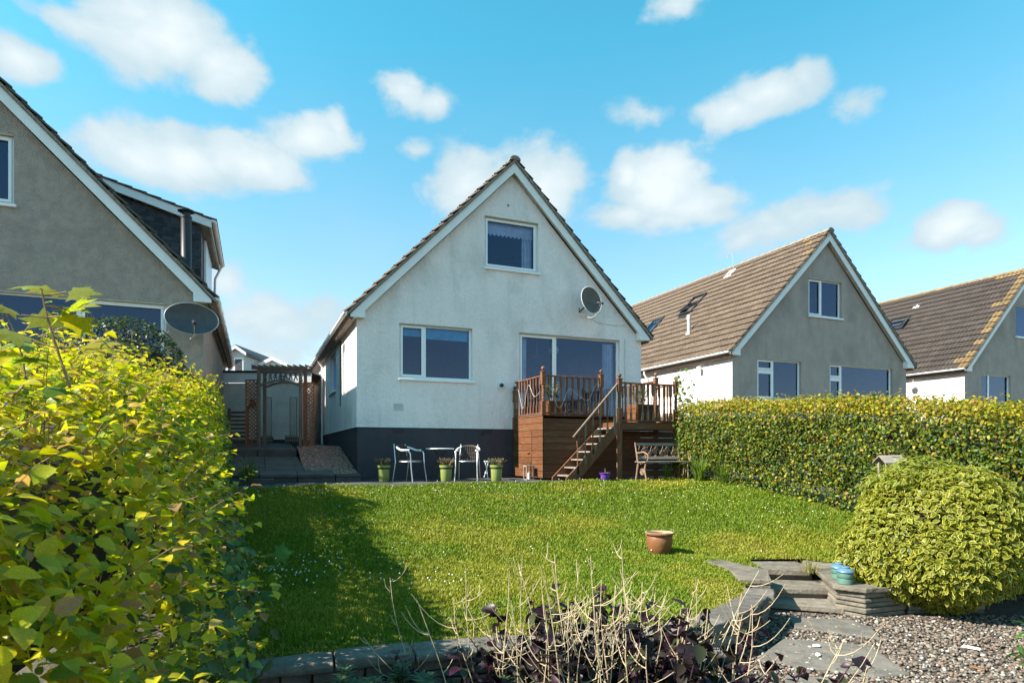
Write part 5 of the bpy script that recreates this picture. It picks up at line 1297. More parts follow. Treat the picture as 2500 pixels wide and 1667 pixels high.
def far_house(name, label, px0, px1, y_eave, y_apex, Y, wall, roof_m, gable=True, dep=6, win=()):
    a, b = AW(px0, y_eave, Y), AW(px1, y_eave, Y); za = AW(0, y_apex, Y).z; w = b.x-a.x; cx = (a.x+b.x)/2; zb = .4
    t = thing(name, label, 'house', (cx, Y, zb)); e = a.z-zb; p = za-zb
    m = MB(); m.prism([(-w/2, -2), (w/2, -2), (w/2, e), (0, p-.05), (-w/2, e)] if gable else [(-w/2, -2), (w/2, -2), (w/2, e), (-w/2, e)], 'y', 0, dep); m.build('wall', wall, t)
    if gable:
        for sg in (-1, 1):
            m = MB(); m.prism([(0, p+.12), (sg*(w/2+.25), e-.02), (sg*(w/2+.25), e-.22), (0, p-.06)], 'y', -.25, dep+.2); m.build('roof', roof_m, t)
            m = MB(); m.prism([(0, p+.06), (sg*(w/2+.22), e-.06), (sg*(w/2+.22), e-.26), (0, p-.16)], 'y', -.29, -.26); m.build('bargeboard', 'white_paint', t)
    else:
        m = MB(); m.prism([(-.3, e-.1), (dep/2, p), (dep+.3, e-.1), (dep+.3, e-.25), (dep/2, p-.2), (-.3, e-.25)], 'x', -w/2-.2, w/2+.2); m.build('roof', roof_m, t)
    for q in win:
        m = MB(); m.box(q[0]*w/2-q[2], q[0]*w/2+q[2], -.04, .0, q[1]*e-q[3], q[1]*e+q[3]); f = m.build('window', 'white_upvc', t); m = MB(); m.box(q[0]*w/2-q[2]+.08, q[0]*w/2+q[2]-.08, -.05, -.041, q[1]*e-q[3]+.08, q[1]*e+q[3]-.08); m.build('pane', 'slate', f)
    return t
far_house('house', 'tall pale house far up the hill beside the left gutter', 560, 597, 860, 846, 42, 'pale_render', 'slate', win=((.25, .86, .32, .5),), dep=7)
far_house('house', 'low tiled roof house behind the garden arch', 598, 762, 910, 886, 27, 'pale_render', 'tile_brown', gable=False, dep=5)
far_house('house', 'distant white gabled house above the arch', 632, 704, 892, 875, 44, 'white_paint', 'pale_render', dep=8)
far_house('house', 'distant house with brown roof beside the white house eaves', 700, 768, 893, 879, 50, 'pale_render', 'tile_brown', gable=False, dep=8)
m = MB(); m.tube([(*gp(-.03, 7.9), .95), (*gp(-.06, 7.6), .90), (*gp(-.05, 7.3), .3), (*gp(-.12, 6.7), .05), (*gp(-.5, 6.2), .04), (*gp(-.8, 6.6), .05)], .018, 6); at_base('garden_hose', m, [Vector(v) for v in m.v], 'black_metal', 'dark hose hanging on the side wall of the white house', 'hose', rz=0)
fr = thing('slat_fence', 'dark horizontal slat fence between the left hedge and the trellis', 'fence', (*AW(586, 1090, 16.4).xy, .1))
for k in range(9): m = MB(); m.box(-.35, .22, -.01, .012, .06+k*.105, .06+k*.105+.075); m.build('slat', 'arbour_wood', fr)
for x in (-.3, .18): m = MB(); m.box(x-.03, x+.03, .013, .06, -.1, 1.05); m.build('post', 'arbour_wood', fr)

# ------------------------------------------------------------------ hedges and shrubs
def loft(secs):
    """list of equal-length cross-section polylines -> grid"""
    return np.array(secs, float)
def sample_grid(G, n, g):
    A = G[:-1, :-1]; B = G[1:, :-1]; C_ = G[:-1, 1:]; ar_ = np.linalg.norm(np.cross(B-A, C_-A), axis=-1).ravel(); c = np.cumsum(ar_)/ar_.sum()
    k = np.searchsorted(c, g.random(n)); i, j = np.divmod(k, G.shape[1]-1); u, v = g.random((2, n, 1))
    p = G[i, j]*(1-u)*(1-v)+G[i+1, j]*u*(1-v)+G[i, j+1]*(1-u)*v+G[i+1, j+1]*u*v
    nr = unit(np.cross(G[i+1, j]-G[i, j], G[i, j+1]-G[i, j])); return p, nr, ar_.sum()
def resample(poly, n):
    poly = np.array(poly, float); d = np.concatenate([[0], np.cumsum(np.linalg.norm(np.diff(poly, axis=0), axis=1))]); t = np.linspace(0, d[-1], n)
    return np.column_stack([np.interp(t, d, poly[:, k]) for k in range(poly.shape[1])])
def bump3(P, g, amp, sc):
    ph = g.uniform(0, 6, (3, 3)); w_ = g.uniform(.7, 1.4, (3, 3))*sc
    return amp*sum(np.sin(P @ w_[k]+ph[k, 0]) for k in range(3))/3
def pick_cols(g, n, pal, wts):
    pal = np.array(pal); k = g.choice(len(pal), n, p=np.array(wts)/sum(wts)); return pal[k]*g.uniform(.75, 1.25, (n, 1))
def foliage(root, P, N, H, size, cols, tpl, mat, singles=300, name='foliage', leafname='leaf'):
    """leaf blades: the ones that show largest from the garden as single objects, the rest joined"""
    Rm = frames(N, H); n = len(P)
    inv = mat_of(root).inverted(); o = np.array(inv.translation); Ri = np.array(inv.to_3x3())
    flag_ = tpl[2] if len(tpl) > 2 else None
    d = np.linalg.norm(P, axis=1); face = np.abs(np.einsum('ij,ij->i', N, P/d[:, None])); inview = (np.abs(P[:, 0]/P[:, 1]+0) < .84) & (P[:, 1] > .3) & (P[:, 2]/P[:, 1] > -.38)
    score = size/d*(.3+face)*inview; order = np.argsort(-score); top = order[:singles]; rest = order[singles:]
    V, F = scatter(tpl[0], tpl[1], P[rest], Rm[rest], size[rest][:, None]); V = V @ Ri.T+o
    cc = lambda idx: np.repeat(cols[idx], len(tpl[0]), 0) if flag_ is None else (cols[idx][:, None]*(1-flag_)[None, :, None]+RIM[None, None]*flag_[None, :, None]*(.7+.6*((idx*7919) % 100)/100)[:, None, None]).reshape(-1, 3)
    np_obj(name, V, F, mat, cc(rest), root, False, 'stuff')
    # shared meshes in a few tones for the single leaves
    pal = []
    if singles:
        ref = cols[top]; kk = ref[np.linspace(0, len(ref)-1, 9).astype(int)]
        for c in kk:
            cv = np.repeat(c[None], len(tpl[0]), 0) if flag_ is None else c[None]*(1-flag_)[:, None]+RIM[None]*flag_[:, None]
            pal.append(np_mesh(leafname, tpl[0], tpl[1], mat, cv, smooth=False))
        near = np.argmin(((ref[:, None]-kk[None])**2).sum(-1), 1)
        for q, k in zip(top, near):
            A = np.eye(4); A[:3, :3] = Rm[q]*size[q]; A[:3, 3] = P[q]; inst(leafname, pal[k], root, inv @ Matrix(A.tolist()))
RIM = np.array([.54, .48, .075])
def core_mesh(root, G, inset_to, k, mat='core_brown', name='filler_core'):
    """closed dark filler added inside a hedge to block see-through"""
    k = np.asarray(k) if not hasattr(k, '__len__') else np.asarray(k)[:, None, None]; C_ = G+(inset_to[:, None, :]-G)*k; nI, nJ = C_.shape[:2]; inv = mat_of(root).inverted(); V = C_.reshape(-1, 3) @ np.array(inv.to_3x3()).T+np.array(inv.translation)
    i = np.arange(nI*nJ).reshape(nI, nJ); F = np.stack([i[:-1, :-1], i[1:, :-1], i[1:, 1:], i[:-1, 1:]], -1).reshape(-1, 4)
    np_obj(name, V, F, mat, None, root, True)  # added opaque body behind the leaves, not modelled wood
def twigs(root, P, D, L_, r0, mat, name='twig', world=True):
    m = MB()
    for p, d, l in zip(P, D, L_): q = r0*min(1, .35+p[1]*.12); m.tube([p, p+d*l*.55+np.array([0, 0, .02*l]), p+d*l], [q, q*.8, q*.4], 4)
    m.build(name, mat, root, world=True, fix=False)['kind'] = 'stuff'

# the big beech hedge on the left, right shoulder and crest given along its run
HL = [  # Y, base x, shoulder x,z, crest x,z
    (1.45, -.86, -1.02, -.50, -1.75, .16), (2.8, -1.30, -1.50, -.22, -2.45, .44), (4.5, -1.95, -2.10, .06, -3.1, .72), (6.2, -2.66, -2.80, .28, -3.75, .88),
    (8.0, -3.42, -3.52, .60, -4.35, .98), (10, -4.25, -4.40, .95, -5.05, 1.2), (12.2, -5.25, -5.42, 1.22, -5.9, 1.45), (14.2, -6.05, -6.2, 1.33, -6.6, 1.55)]
def lawn_or_ground(x, y): return np.where(inside(LAWN, np.array([x]), np.array([y]))[0], lawn_z(x, y), max(float(ground_z(x, y)), -1.7))
g = np.random.default_rng(5); secs = []; centre = []
HLr = np.array(HL); Ys = np.concatenate([np.linspace(1.45, 5, 15), np.linspace(5.3, 14.2, 28)])
for Y in Ys:
    bx_, sx, sz, cx_, cz = [np.interp(Y, HLr[:, 0], HLr[:, k]) for k in (1, 2, 3, 4, 5)]; sf = .052*min(Y, 9); bx_ -= sf; sx -= sf; cx_ -= sf
    zb = float(np.interp(Y, [1, 4, 6, 9, 12.5], [-1.7, -1.55, -1.38, -1.12, -.6]))
    secs.append(resample([(bx_, Y, zb), (bx_+.08, Y, zb+.5), ((bx_+sx)/2+.06, Y, (zb+sz)/2+.25), (sx, Y, sz), ((sx+cx_)/2, Y, (sz+cz)/2+.06), (cx_, Y, cz), (cx_-.55, Y, cz-.15), (cx_-.8, Y, cz-.7), (cx_-.85, Y, zb)], 18)); centre.append((cx_-.05, Y, (zb+cz)/2-.05))
s0, c0 = np.array(secs[0]), np.array(centre[0]); secs[:0] = [c0+(s0-c0)*k+[0, dy, 0] for k, dy in ((.05, -.22), (.6, -.2), (.88, -.1))]; centre[:0] = [tuple(c0)]*3; Ys = np.concatenate([[1.4]*3, Ys])
G = loft(secs); G = G+bump3(G, g, .10, 3.2)[..., None]*np.array([.8, .3, .6])
centre = np.array(centre)
hl = thing('hedge', 'tall yellow green beech hedge filling the left foreground', 'hedge', (-3.0, 6.0, -1.4))
core_mesh(hl, G, centre, np.interp(Ys, [1.4, 3.2, 5], [.8, .6, .40]))
def hedge_leaves(G, n, g, size, out, pal, wts, upb=.9, jit=.16):
    p, nr, area = sample_grid(G, n, g); return p, nr
n = 46000
P, Nr, ar_ = sample_grid(G, n*2, g)
keep = g.random(len(P)) < np.clip(1.25-(P[:, 1]-1.5)/16, .45, 1); keep &= ~((Nr[:, 0] < -.6) & (g.random(len(P)) < .35)); P, Nr = P[keep][:n], Nr[keep][:n]
P3, N3, _ = sample_grid(G[:6], 3200, g); P, Nr = np.vstack([P, P3]), np.vstack([Nr, N3])
if np.mean(Nr[:, 2]) < 0: Nr = -Nr
depth = g.random(len(P))**1.6*.20
P = P-Nr*(depth-.06)[:, None]+g.normal(size=P.shape)*.02
H = unit(g.normal(size=P.shape)*[.8, .8, .5]+Nr*.6+[.1, 0, -.2]); Nn = unit(Nr*.5+g.normal(size=P.shape)*.55+[-.15, -.05, .55])
sz = .062*g.uniform(.5, 1.35, len(P))
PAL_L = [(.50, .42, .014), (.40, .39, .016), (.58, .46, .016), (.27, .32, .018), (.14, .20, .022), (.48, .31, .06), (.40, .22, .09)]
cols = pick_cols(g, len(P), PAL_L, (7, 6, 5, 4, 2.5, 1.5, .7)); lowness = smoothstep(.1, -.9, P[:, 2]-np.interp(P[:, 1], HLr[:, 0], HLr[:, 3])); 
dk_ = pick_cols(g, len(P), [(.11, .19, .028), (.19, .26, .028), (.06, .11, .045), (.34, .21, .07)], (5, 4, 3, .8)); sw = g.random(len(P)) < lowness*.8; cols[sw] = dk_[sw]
# long shoots standing out of the top and the near side
sp_, sn_, _ = sample_grid(G[:, 6:13], 380, g); sn_ = sn_ if sn_[:, 2].mean() > 0 else -sn_
sd = unit(sn_*.8+g.normal(size=sn_.shape)*.45+[.12, -.05, .75]); slen = g.uniform(.15, .5, len(sp_))*np.clip(1.1-sp_[:, 1]/22, .5, 1)
twigs(hl, sp_-sn_*.12, sd, slen+.12, .0042, 'twig')
sp2, sn2, _ = sample_grid(G[:18, 1:9], 140, g); sn2 = sn2 if sn2[:, 0].mean() > 0 else -sn2; sd2 = unit(sn2*.7+g.normal(size=sn2.shape)*.4+[.25, -.1, .35]); sl2 = g.uniform(.15, .42, len(sp2)); twigs(hl, sp2-sn2*.12, sd2, sl2+.1, .004, 'twig')
sp_ = np.vstack([sp_, sp2]); sd = np.vstack([sd, sd2]); slen = np.concatenate([slen, sl2])
LP, LH, LN = [], [], []
for p, d, l in zip(sp_, sd, slen):
    k = int(4+l*16); t = np.linspace(.15, 1, k); alt = np.where(np.arange(k) % 2, 1, -1)[:, None]; sdv = unit(np.cross(d, [0, 0, 1])+1e-6)
    LP.append(p+d*(t*l)[:, None]); LH.append(unit(d*.6+sdv*alt*.8+g.normal(size=(k, 3))*.2)); LN.append(unit(g.normal(size=(k, 3))*.3+[0, 0, 1]))
LP, LH, LN = map(np.vstack, (LP, LH, LN)); lc = pick_cols(g, len(LP), PAL_L, (6, 4, 6, 2, 1, 2.2, 1.2))
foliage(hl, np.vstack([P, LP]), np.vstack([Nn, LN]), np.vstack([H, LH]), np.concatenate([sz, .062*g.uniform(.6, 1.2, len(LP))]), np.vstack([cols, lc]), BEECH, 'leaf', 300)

def leafy(root, pts, heads, norms, size, cols, tpl, mat, singles): foliage(root, np.array(pts), unit(np.array(norms)), unit(np.array(heads)), np.array(size), np.array(cols), tpl, mat, singles)
# sycamore seedling sticking out of the hedge, and sycamore shoots at its foot
def maple_shoot(label, base, tip, nl, size, cols, seed, droop=.2, name='sycamore_sapling'):
    g = np.random.default_rng(seed); t_ = thing(name, label, 'sapling', base); b, e = np.array(base), np.array(tip)
    m = MB(); P = []; H = []; Nn = []; Sz = []
    ctrl = (b+e)/2+g.normal(size=3)*.06; f = lambda t: (1-t)**2*b+2*t*(1-t)*ctrl+t*t*e
    m.tube([f(t) for t in np.linspace(0, 1, 7)], np.linspace(.0045, .002, 7)*(1 if b[1] < 3 else 1.6), 5)
    for i in range(nl):
        t = .2+.8*(i//2+.5)/math.ceil(nl/2) if nl > 1 else 1; t = min(t, 1); p = f(t); a = g.uniform(0, 6.28); d = np.array([math.cos(a), math.sin(a), g.uniform(-.1, .3)]); q = p+d*size*.55
        m.tube([p, q], [.0025, .002], 4); P.append(q); H.append(d+[0, 0, -droop]); Nn.append(g.normal(size=3)*.35+[.0, -.35, .9]); Sz.append(size*g.uniform(.65, 1.15))
    m.build('stem', 'twig', t_, world=True); c = pick_cols(g, nl, cols, [1]*len(cols)); leafy(t_, P, H, Nn, Sz, c, MAPLE, 'leaf', nl-1)
maple_shoot('yellow sycamore shoot with large lobed leaves above the hedge top', (-1.37, 1.93, .20), (-1.42, 1.88, .50), 11, .115, [(.36, .30, .02), (.28, .29, .03)], 4)
maple_shoot('green sycamore shoot at the far left top of the hedge', (-1.75, 2.15, .2), (-1.72, 2.1, .50), 9, .10, [(.10, .18, .02), (.17, .22, .03)], 6)
maple_shoot('green sycamore sapling leaning over the lawn from the hedge foot', (-2.0, 4.9, -1.3), (-1.78, 4.55, -.72), 14, .145, [(.07, .17, .03), (.11, .2, .03)], 8)
maple_shoot('yellow green sycamore sapling by the stones at the hedge foot', (-1.7, 4.0, -1.55), (-1.75, 3.7, -1.15), 14, .12, [(.15, .24, .03), (.09, .18, .03)], 10)
# ivy at the foot of the hedge
IVS = .052
iv = thing('ivy', 'dark ivy spilling from the foot of the hedge on to the wall end', 'ivy', (-1.9, 4.6, -1.4)); n = 1500
P = np.column_stack([0*np.arange(n), g.uniform(2.2, 6.2, n), g.uniform(0, 1, n)]); P[:, 0] = np.interp(P[:, 1], HLr[:, 0], HLr[:, 1])-IVS*P[:, 1]+.14+.14*np.sin(P[:, 1]*3)*(1-P[:, 2])+g.normal(size=n)*.07; P[:, 2] = np.interp(P[:, 1], [1, 4, 6.2], [-1.75, -1.55, -1.38])+P[:, 2]**1.3*.95
Nn = unit(np.array([.75, -.35, .45])+g.normal(size=(n, 3))*.35); H = unit(g.normal(size=(n, 3))*.6+[.2, -.1, -.6])
foliage(iv, P, Nn, H, .062*g.uniform(.6, 1.3, n), pick_cols(g, n, [(.035, .09, .03), (.06, .13, .03), (.10, .17, .03), (.22, .14, .06)], (4, 4, 2, .4)), BEECH, 'leaf_dark', 120)

# clipped beech hedge on the right
g = np.random.default_rng(15); hr = thing('hedge', 'clipped green and yellow beech hedge along the right side of the lawn', 'hedge', (6.2, 9.6, -1.1))
HRl = resample(HEDGE_R, 30); secs = []; centre = []
for x, y in HRl:
    t = np.interp(y, [5.2, 14.25], [1, 0]); zt = float(np.interp(y, [5.2, 8.3, 10.4, 13.6, 14.3], [.30, .60, .86, 1.06, 1.06])); zb = float(np.interp(y, [5.2, 7.5, 10.4, 13.6], [-1.6, -1.3, -1.02, -.62]))
    d = np.array([.86, .51]); q = lambda o, z: (x+d[0]*o, y+d[1]*o, z)
    secs.append(resample([q(-.02, zb), q(-.02, (zb+zt)/2), q(.05, zt-.12), q(.16, zt), q(.8, zt+.03), q(.95, zt-.15), q(1.0, zb)], 16)); centre.append(q(.5, (zb+zt)/2))
G = loft(secs); G = G+(bump3(G, g, .08, 3.5)+bump3(G, g, .05, 9))[..., None]*np.array([-.8, -.5, .6]); centre = np.array(centre); core_mesh(hr, G, centre, .34)
n = 54000; P, Nr, _ = sample_grid(G, int(n*1.5), g); Nr = Nr if (Nr @ np.array([-.8, -.4, .4])).mean() > 0 else -Nr
keep = ~((Nr @ np.array([.8, .5, 0]) > .4) & (g.random(len(P)) < .8)); P, Nr = P[keep][:n], Nr[keep][:n]
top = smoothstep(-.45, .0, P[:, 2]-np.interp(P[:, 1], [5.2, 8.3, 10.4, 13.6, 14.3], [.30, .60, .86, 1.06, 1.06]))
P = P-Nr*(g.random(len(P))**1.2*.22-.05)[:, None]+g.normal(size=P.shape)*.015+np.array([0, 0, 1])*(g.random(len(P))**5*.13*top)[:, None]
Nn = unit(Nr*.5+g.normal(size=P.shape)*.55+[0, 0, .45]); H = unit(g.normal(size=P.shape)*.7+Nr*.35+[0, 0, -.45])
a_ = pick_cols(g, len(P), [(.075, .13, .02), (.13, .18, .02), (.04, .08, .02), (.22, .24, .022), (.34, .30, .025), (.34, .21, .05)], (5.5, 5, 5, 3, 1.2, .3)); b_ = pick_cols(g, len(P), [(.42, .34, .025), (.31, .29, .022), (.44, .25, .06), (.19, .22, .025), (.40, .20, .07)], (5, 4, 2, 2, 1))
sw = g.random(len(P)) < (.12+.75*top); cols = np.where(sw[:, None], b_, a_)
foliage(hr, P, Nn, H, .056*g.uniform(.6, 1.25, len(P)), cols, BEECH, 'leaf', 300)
tp, tn, _ = sample_grid(G[:, 8:12], 110, g); twigs(hr, tp-[0, 0, .08], unit(g.normal(size=tp.shape)*.35+[0, 0, 1]), g.uniform(.12, .3, len(tp)), .003, 'twig')

def blob_bush(root, c, rad, n, g, size, pal, wts, tpl, mat, singles, core=.72, squash=None, upb=.5, hang=0, jit=.12, low=None, lobes=9):
    """bush crown from overlapping lobes"""
    L_ = []
    for k in range(lobes):
        d = unit(g.normal(size=3)*[1, 1, .8]+[0, -.25, .25]); L_.append((np.array(c)+d*np.array(rad)*.42, np.array(rad)*g.uniform(.48, .66)))
    L_.append((np.array(c), np.array(rad)*.80)); P = []; Nr = []
    for cc, rr in L_:
        d = unit(g.normal(size=(n*5//len(L_), 3))); p = cc+d*rr*(1-jit*g.random((len(d), 1))**1.5); ok = np.ones(len(p), bool)
        for c2, r2 in L_:
            if c2 is not cc: ok &= (((p-c2)/(r2*.93))**2).sum(1) > 1
        P.append(p[ok]); Nr.append(unit(d/rr)[ok])
    P, Nr = np.vstack(P), np.vstack(Nr)
    if low is not None: k = P[:, 2] > low; P, Nr = P[k], Nr[k]
    if len(P) > n: k = g.permutation(len(P))[:n]; P, Nr = P[k], Nr[k]
    Nn = unit(Nr*.6+g.normal(size=P.shape)*.4+[0, 0, upb]); H = unit(g.normal(size=P.shape)*.6+Nr*.5+[0, 0, -hang])
    m = MB()
    for cc, rr in L_:
        v = ICOV*rr*core+cc; m.add([tuple(q) for q in v], [tuple(f) for f in ICOF])
    m.build('filler_core', 'core_brown', root, world=True)  # dark filler lobes added inside the crown to block see-through
    foliage(root, P, Nn, H, size*g.uniform(.65, 1.25, len(P)), pick_cols(g, len(P), pal, wts), tpl, mat, singles)
    return P, Nr
# variegated bush on the right
g = np.random.default_rng(25); vb = thing('variegated_bush', 'large rounded variegated bush with cream edged leaves beside the steps', 'bush', (4.52, 6.75, ZG))
P, Nr = blob_bush(vb, (4.55, 6.75, -.95), (.95, .92, .82), 24000, g, .071, [(.13, .165, .018), (.18, .20, .02), (.075, .115, .018)], (4, 3, 3), VARI, 'leaf', 300, hang=.12, low=-1.66, core=.60, lobes=13, jit=.22)
k = P[:, 2] > -.5; q = np.flatnonzero(k)[:90]; twigs(vb, P[q]-Nr[q]*.2, unit(Nr[q]+[0, 0, .9]+g.normal(size=(len(q), 3))*.2), g.uniform(.12, .26, len(q)), .003, 'twig')
LP, LH, LN = [], [], []
for p, d in zip(P[q], unit(Nr[q]*.6+[0, 0, .9]+g.normal(size=(len(q), 3))*.25)):
    for t in np.linspace(.0, .12, 5): LP += [p+d*t]*2; v = g.normal(size=3)*[1, 1, .3]; LH += [v+d*.5, -v+d*.5]; LN += [d+g.normal(size=3)*.3]*2
V, F = scatter(VARI[0], VARI[1], np.array(LP), frames(unit(np.array(LN)), unit(np.array(LH))), .075*g.uniform(.6, 1.1, len(LP))[:, None]); V = V-np.array(vb.location)
fl = VARI[2]; cc = (pick_cols(g, len(LP), [(.10, .16, .035)], [1])[:, None]*(1-fl)[None, :, None]+RIM[None, None]*fl[None, :, None]).reshape(-1, 3); np_obj('shoots', V, F, 'leaf', cc, vb, False, 'stuff')
# dark cotoneaster in front of the grey house
g = np.random.default_rng(31); cb = thing('dark_shrub', 'dark green shrub with dusty tips between the hedge and the grey roughcast house', 'shrub', (-5.5, 9.1, -.9))
P, Nr = blob_bush(cb, (-5.85, 9.1, .84), (1.3, .85, 1.16), 9500, g, .046, [(.045, .085, .022), (.07, .115, .03), (.025, .05, .02), (.16, .15, .10)], (5, 3, 3, 1.6), SMALL, 'leaf_dark', 0, low=-.6, core=.7)
q = np.flatnonzero(P[:, 2] > .9)[:150]; twigs(cb, P[q]-Nr[q]*.1, unit(Nr[q]+g.normal(size=(len(q), 3))*.4+[0, 0, .4]), g.uniform(.12, .26, len(q)), .003, 'grey_wood')
# shrubs behind the right hedge
g = np.random.default_rng(41); sb = thing('shrub', 'bushy green shrub with yellow tips rising behind the right hedge', 'shrub', (8.6, 11.6, -.6))
blob_bush(sb, (8.35, 11.2, .30), (.95, .7, .70), 5200, g, .055, [(.10, .16, .03), (.16, .19, .03), (.06, .10, .025), (.28, .24, .04)], (4, 3, 3, 2), SMALL, 'leaf', 0, low=-.3)
sb = thing('shrub', 'loose dark twiggy shrub against the white side wall of the far right house', 'shrub', (9.2, 14.2, -.5))
blob_bush(sb, (9.0, 14.6, .75), (.8, .5, .60), 900, g, .05, [(.05, .07, .03), (.12, .08, .04), (.08, .10, .03)], (3, 2, 3), SMALL, 'leaf_dark', 0, low=-.2, core=.4, jit=.5)
sb = thing('shrub', 'loose grey leaved shrub behind the left end of the garden arch trellis', 'shrub', (-7.0, 16.6, 0)); 
blob_bush(sb, (-6.95, 16.6, 1.25), (.22, .2, .35), 320, g, .04, [(.10, .11, .06), (.06, .08, .03)], (1, 1), SMALL, 'leaf_dark', 0, core=.3, jit=.6)
sb = thing('shrub', 'small dark shrub at the side wall of the white house by the trellis', 'shrub', (*gp(-.3, 7.6), .0)); q = gp(-.25, 7.7)
blob_bush(sb, (q[0], q[1], .62), (.16, .2, .42), 260, g, .04, [(.05, .06, .03), (.10, .09, .05)], (1, 1), SMALL, 'leaf_dark', 0, core=.25, jit=.6)
# climber at the end of the deck
g = np.random.default_rng(51); cl_ = thing('climbing_shrub', 'tall leafy green climber between the deck and the right hedge', 'shrub', (3.95, 14.6, ZP)); m = MB(); LP, LH, LN = [], [], []
for i in range(14):
    b = np.array([3.62+g.uniform(0, .55), 14.4+g.uniform(-.3, .3), ZP]); h_ = 1.5+.9*g.random()*(1 if i > 3 else 1); h_ = 2.55 if i < 2 else h_; e = b+np.array([g.uniform(-.12, .25), g.uniform(-.2, .2), h_]); m.tube([b, (b+e)/2+[.03, 0, 0], e], [.009, .007, .003], 5)
    for t in np.linspace(.15, 1, 26): v = g.normal(size=3)*[1, 1, .2]; LP.append(b+(e-b)*t+v*.05); LH.append(v+[0, 0, -.2]); LN.append(g.normal(size=3)*.4+[-.3, -.4, .8])
m.build('stem', 'twig', cl_, world=True); leafy(cl_, LP, LH, LN, .10*g.uniform(.6, 1.2, len(LP)), pick_cols(g, len(LP), [(.15, .21, .03), (.09, .15, .03), (.24, .24, .03)], (3, 3, 2)), MAPLE, 'leaf', 90)
# strappy clumps
def strappy(label, base, n, length, width, cols, seed, spread_=.5, name='strappy_plant', wts=None, singles=True, lean=(0, 0)):
    g = np.random.default_rng(seed); t_ = thing(name, label, 'plant', base)
    for c in range(3):
        V = []; F = []; k0 = 0; C_ = []
        for i in range(n//3):
            a = g.uniform(0, 6.28); d = np.array([math.cos(a)+lean[0], math.sin(a)+lean[1], 0]); L_ = length*g.uniform(.6, 1.1); s_ = spread_*g.uniform(.3, 1.1); side = np.array([-math.sin(a), math.cos(a), 0])*width*g.uniform(.6, 1.2); b = d*g.uniform(0, .06)+np.array([g.uniform(-.06, .06), g.uniform(-.06, .06), 0])
            for q in range(6):
                t = q/5; p = b+d*(s_*L_*t**1.4)+np.array([0, 0, L_*(t*.95-.62*s_*t**3)]); w_ = (1-t**2.2)*.95+.03; V += [p-side*w_, p+side*w_]
            F += [(k0+2*q, k0+2*q+1, k0+2*q+3, k0+2*q+2) for q in range(5)]; k0 += 12
            C_ += [np.array(cols[int(g.integers(len(cols)))])*g.uniform(.75, 1.25)]*12
        np_obj('blades', V, F, 'leaf', np.array(C_), t_, False)
    return t_
cr = [(.13, .20, .03), (.20, .25, .035), (.09, .15, .03)]
strappy('clump of sword shaped leaves between the bench and the hedge', (4.0, 13.3, -.62), 90, .85, .011, cr, 1, .65)
strappy('second clump of sword shaped leaves in front of the right hedge', (4.35, 12.85, -.66), 75, .72, .011, cr, 2, .7)
strappy('strappy green clump behind the seat of the garden bench', (*[float(v) for v in cw(6.9, -2.0, 0).xy], ZP), 45, .55, .010, cr, 3, .7)
strappy('arching grassy clump at the far foot of the left hedge beside the path', (-5.1, 12.0, -.62), 130, .75, .007, [(.12, .16, .04), (.20, .20, .07), (.07, .11, .03)], 4, .85)
strappy('dry tuft of grass growing on the garden steps', (3.50, 7.32, -1.42), 60, .26, .0035, [(.28, .25, .07), (.20, .22, .05), (.34, .28, .10)], 5, .8)
# dry stemmed plant with purple leaves in the foreground
g = np.random.default_rng(61); pp = thing('purple_plant', 'dark purple leaved plant with pale dried stalks in front of the wall', 'plant', (.55, 3.95, ZG))
PL_ = []; DR = []
for i in range(68):                                       # dried stalks with curved side twigs
    m = MB(); x, y = .62+g.normal()*.43, 3.95+g.uniform(-.45, .40); h_ = g.uniform(.55, 1.06)*(1.06-.25*abs(x-.5)); h_ = max(h_, .35); b = np.array([x, y, ZG]); ln = np.array([(x-.5)*.22+g.normal()*.07, g.normal()*.06, h_]); e = b+ln
    bw = g.uniform(.02, .09); f = lambda t: b+ln*t+np.array([bw*math.sin(t*3.2+i)*t, bw*.5*math.cos(t*2+i)*t, 0])
    m.tube([f(t) for t in np.linspace(0, 1, 6)], np.linspace(.0045, .002, 6), 5)
    for k in range(int(g.integers(3, 6))):
        t = g.uniform(.4, .97); p = f(t); a = g.uniform(0, 6.28); L_ = g.uniform(.08, .42)*(1.15-t*.6); d = np.array([math.cos(a), math.sin(a)*.7, 0]); curl = g.uniform(.35, .9)
        pts = [p+d*L_*u+np.array([0, 0, L_*curl*u*u*1.1]) for u in np.linspace(0, 1, 6)]; m.tube(pts, np.linspace(.0033, .0015, 6), 5)
        if g.random() < .5:
            q = pts[3]; d2 = np.array([-d[1], d[0], 0])*g.choice([-1, 1]); m.tube([q, q+d2*.04+[0, 0, .03], q+d2*.06+[0, 0, .09]], [.003, .0026, .0018], 4)
    m.build('dry_stem', 'dry_stem', pp, world=True, smooth=True)
P, H, Nn = [], [], []
m = MB()
for i in range(115):
    x, y = .62+g.normal()*.50, 3.98+g.uniform(-.45, .38); h_ = g.uniform(.25, .80)*(1.05-.35*abs(x-.5)); h_ = max(h_, .2); b = np.array([x, y, ZG]); e = b+np.array([(x-.5)*.22, g.normal()*.05, h_]); m.tube([b, (b+e)/2, e], [.005, .004, .003], 5)
    for t in np.linspace(.35, 1, int(4+h_*8)):
        for sg in (0, 1): a = g.uniform(0, 6.28); d = np.array([math.cos(a), math.sin(a), g.uniform(-.7, .05)]); P.append(b+(e-b)*t); H.append(d); Nn.append(g.normal(size=3)*.45+[0, 0, .8])
m.build('stems', 'stem_dark', pp, world=True)['kind'] = 'stuff'; n = len(P)
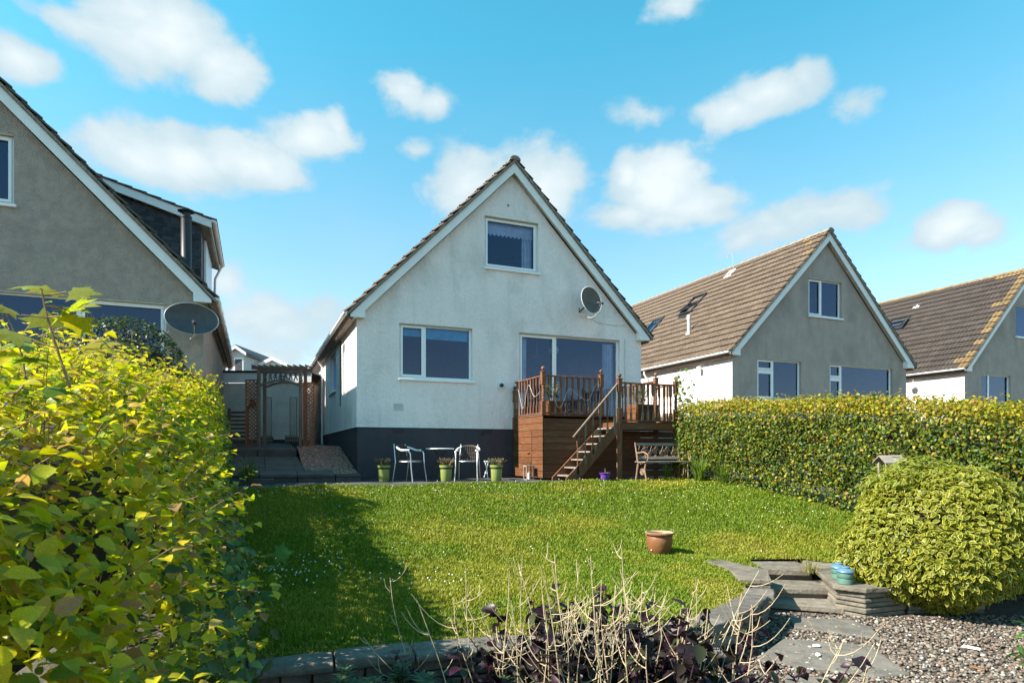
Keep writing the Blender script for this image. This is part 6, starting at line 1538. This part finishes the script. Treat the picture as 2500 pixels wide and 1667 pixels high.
leafy(pp, P, H, Nn, .10*g.uniform(.45, 1.2, n), pick_cols(g, n, [(.020, .007, .013), (.034, .009, .020), (.013, .008, .010), (.042, .045, .02), (.028, .02, .016)], (4, 3, 3, 1.6, 2)), BEECH, 'leaf_dark', 300)
# whorled green plant below the wall
g = np.random.default_rng(71)
ep = thing('green_plant', 'low plant with whorls of grey green leaves under the wall', 'plant', (-.75, 3.85, ZG)); P, H, Nn = [], [], []; m = MB()
for i in range(26):
    x, y = -.72+g.normal()*.30, 3.85+g.uniform(-.2, .22); h_ = g.uniform(.10, .30)+.05; b = np.array([x, y, ZG]); e = b+np.array([g.normal()*.05, g.normal()*.04, h_]); m.tube([b, e], [.005, .004], 5)
    for r_ in range(3):
        for k in range(8): a = k*.785+r_*.4; P.append(e-np.array([0, 0, r_*.035])); H.append([math.cos(a), math.sin(a), .35-.25*r_]); Nn.append([-.4*math.cos(a), -.4*math.sin(a), 1])
m.build('stems', 'stem_dark', ep, world=True)['kind'] = 'stuff'; leafy(ep, P, H, Nn, .085*g.uniform(.7, 1.15, len(P)), pick_cols(g, len(P), [(.11, .17, .08), (.08, .13, .06)], (1, 1)), leaf_tpl(.16, .05, .12, 3), 'leaf', 150)
# right edge: leafy plant and white flowering shrub
ep = thing('green_plant', 'bright green leafy plant at the bottom right corner of the gravel', 'plant', (4.05, 4.75, ZG)); P, H, Nn = [], [], []; m = MB()
for i in range(16):
    b = np.array([4.12+g.normal()*.12, 4.75+g.normal()*.15, ZG]); e = b+np.array([g.normal()*.1, g.normal()*.06, g.uniform(.15, .42)]); m.tube([b, e], [.005, .003], 5)
    for t in np.linspace(.3, 1, 7): v = g.normal(size=3)*[1, 1, .3]; P.append(b+(e-b)*t); H.append(v+[0, 0, .2]); Nn.append(g.normal(size=3)*.3+[0, 0, 1])
m.build('stems', 'stem_dark', ep, world=True)['kind'] = 'stuff'; leafy(ep, P, H, Nn, .12*g.uniform(.6, 1.1, len(P)), pick_cols(g, len(P), [(.07, .18, .03), (.11, .23, .04)], (1, 1)), leaf_tpl(.2, .06, .15, 4), 'leaf', 60)
sb = thing('shrub', 'white flowering shrub behind the right side of the variegated bush', 'shrub', (5.9, 7.0, ZG))
P, Nr = blob_bush(sb, (6.0, 7.15, -1.0), (.62, .6, .70), 2600, g, .055, [(.04, .085, .02), (.06, .12, .03)], (1, 1), SMALL, 'leaf_dark', 0, low=-1.6)
q = g.permutation(len(P))[:70]; fp = (P[q]+Nr[q]*.05); V, F = scatter(ICOV, ICOF, fp, rand_rot(len(fp)), np.full((len(fp), 1), .022)); np_obj('blossom', V-np.array(sb.location), F, 'white_flower', None, sb, True, 'stuff')
# bird table behind the bush
bt = thing('bird_table', 'grey wooden bird table with pitched roof behind the variegated bush', 'bird table', (5.19, 8.55, -1.33), R_(8))
m = MB(); m.box(-.03, .03, -.03, .03, 0, .98); m.build('post', 'grey_wood', bt)
m = MB(); m.box(-.15, .15, -.11, .11, .98, 1.0); m.build('tray', 'grey_wood_x', bt)
for sx in (-1, 1):
    for sy in (-1, 1): m = MB(); m.box(sx*.11-.011, sx*.11+.011, sy*.07-.011, sy*.07+.011, 1.0, 1.20); m.build('roof_post', 'grey_wood', bt)
for sy in (-1, 1):
    for k in range(2):
        x0 = -.17+k*.172; z0 = 1.285+.004*k; m = MB(); m.add([(x0, 0, z0), (x0+.168, 0, z0), (x0+.168, sy*.13, z0-.10), (x0, sy*.13, z0-.10), (x0, 0, z0-.015), (x0+.168, 0, z0-.015), (x0+.168, sy*.13, z0-.115), (x0, sy*.13, z0-.115)], [(0, 1, 2, 3), (4, 7, 6, 5), (0, 4, 5, 1), (1, 5, 6, 2), (2, 6, 7, 3), (3, 7, 4, 0)]); m.build('roof_board', 'grey_wood_x', bt)
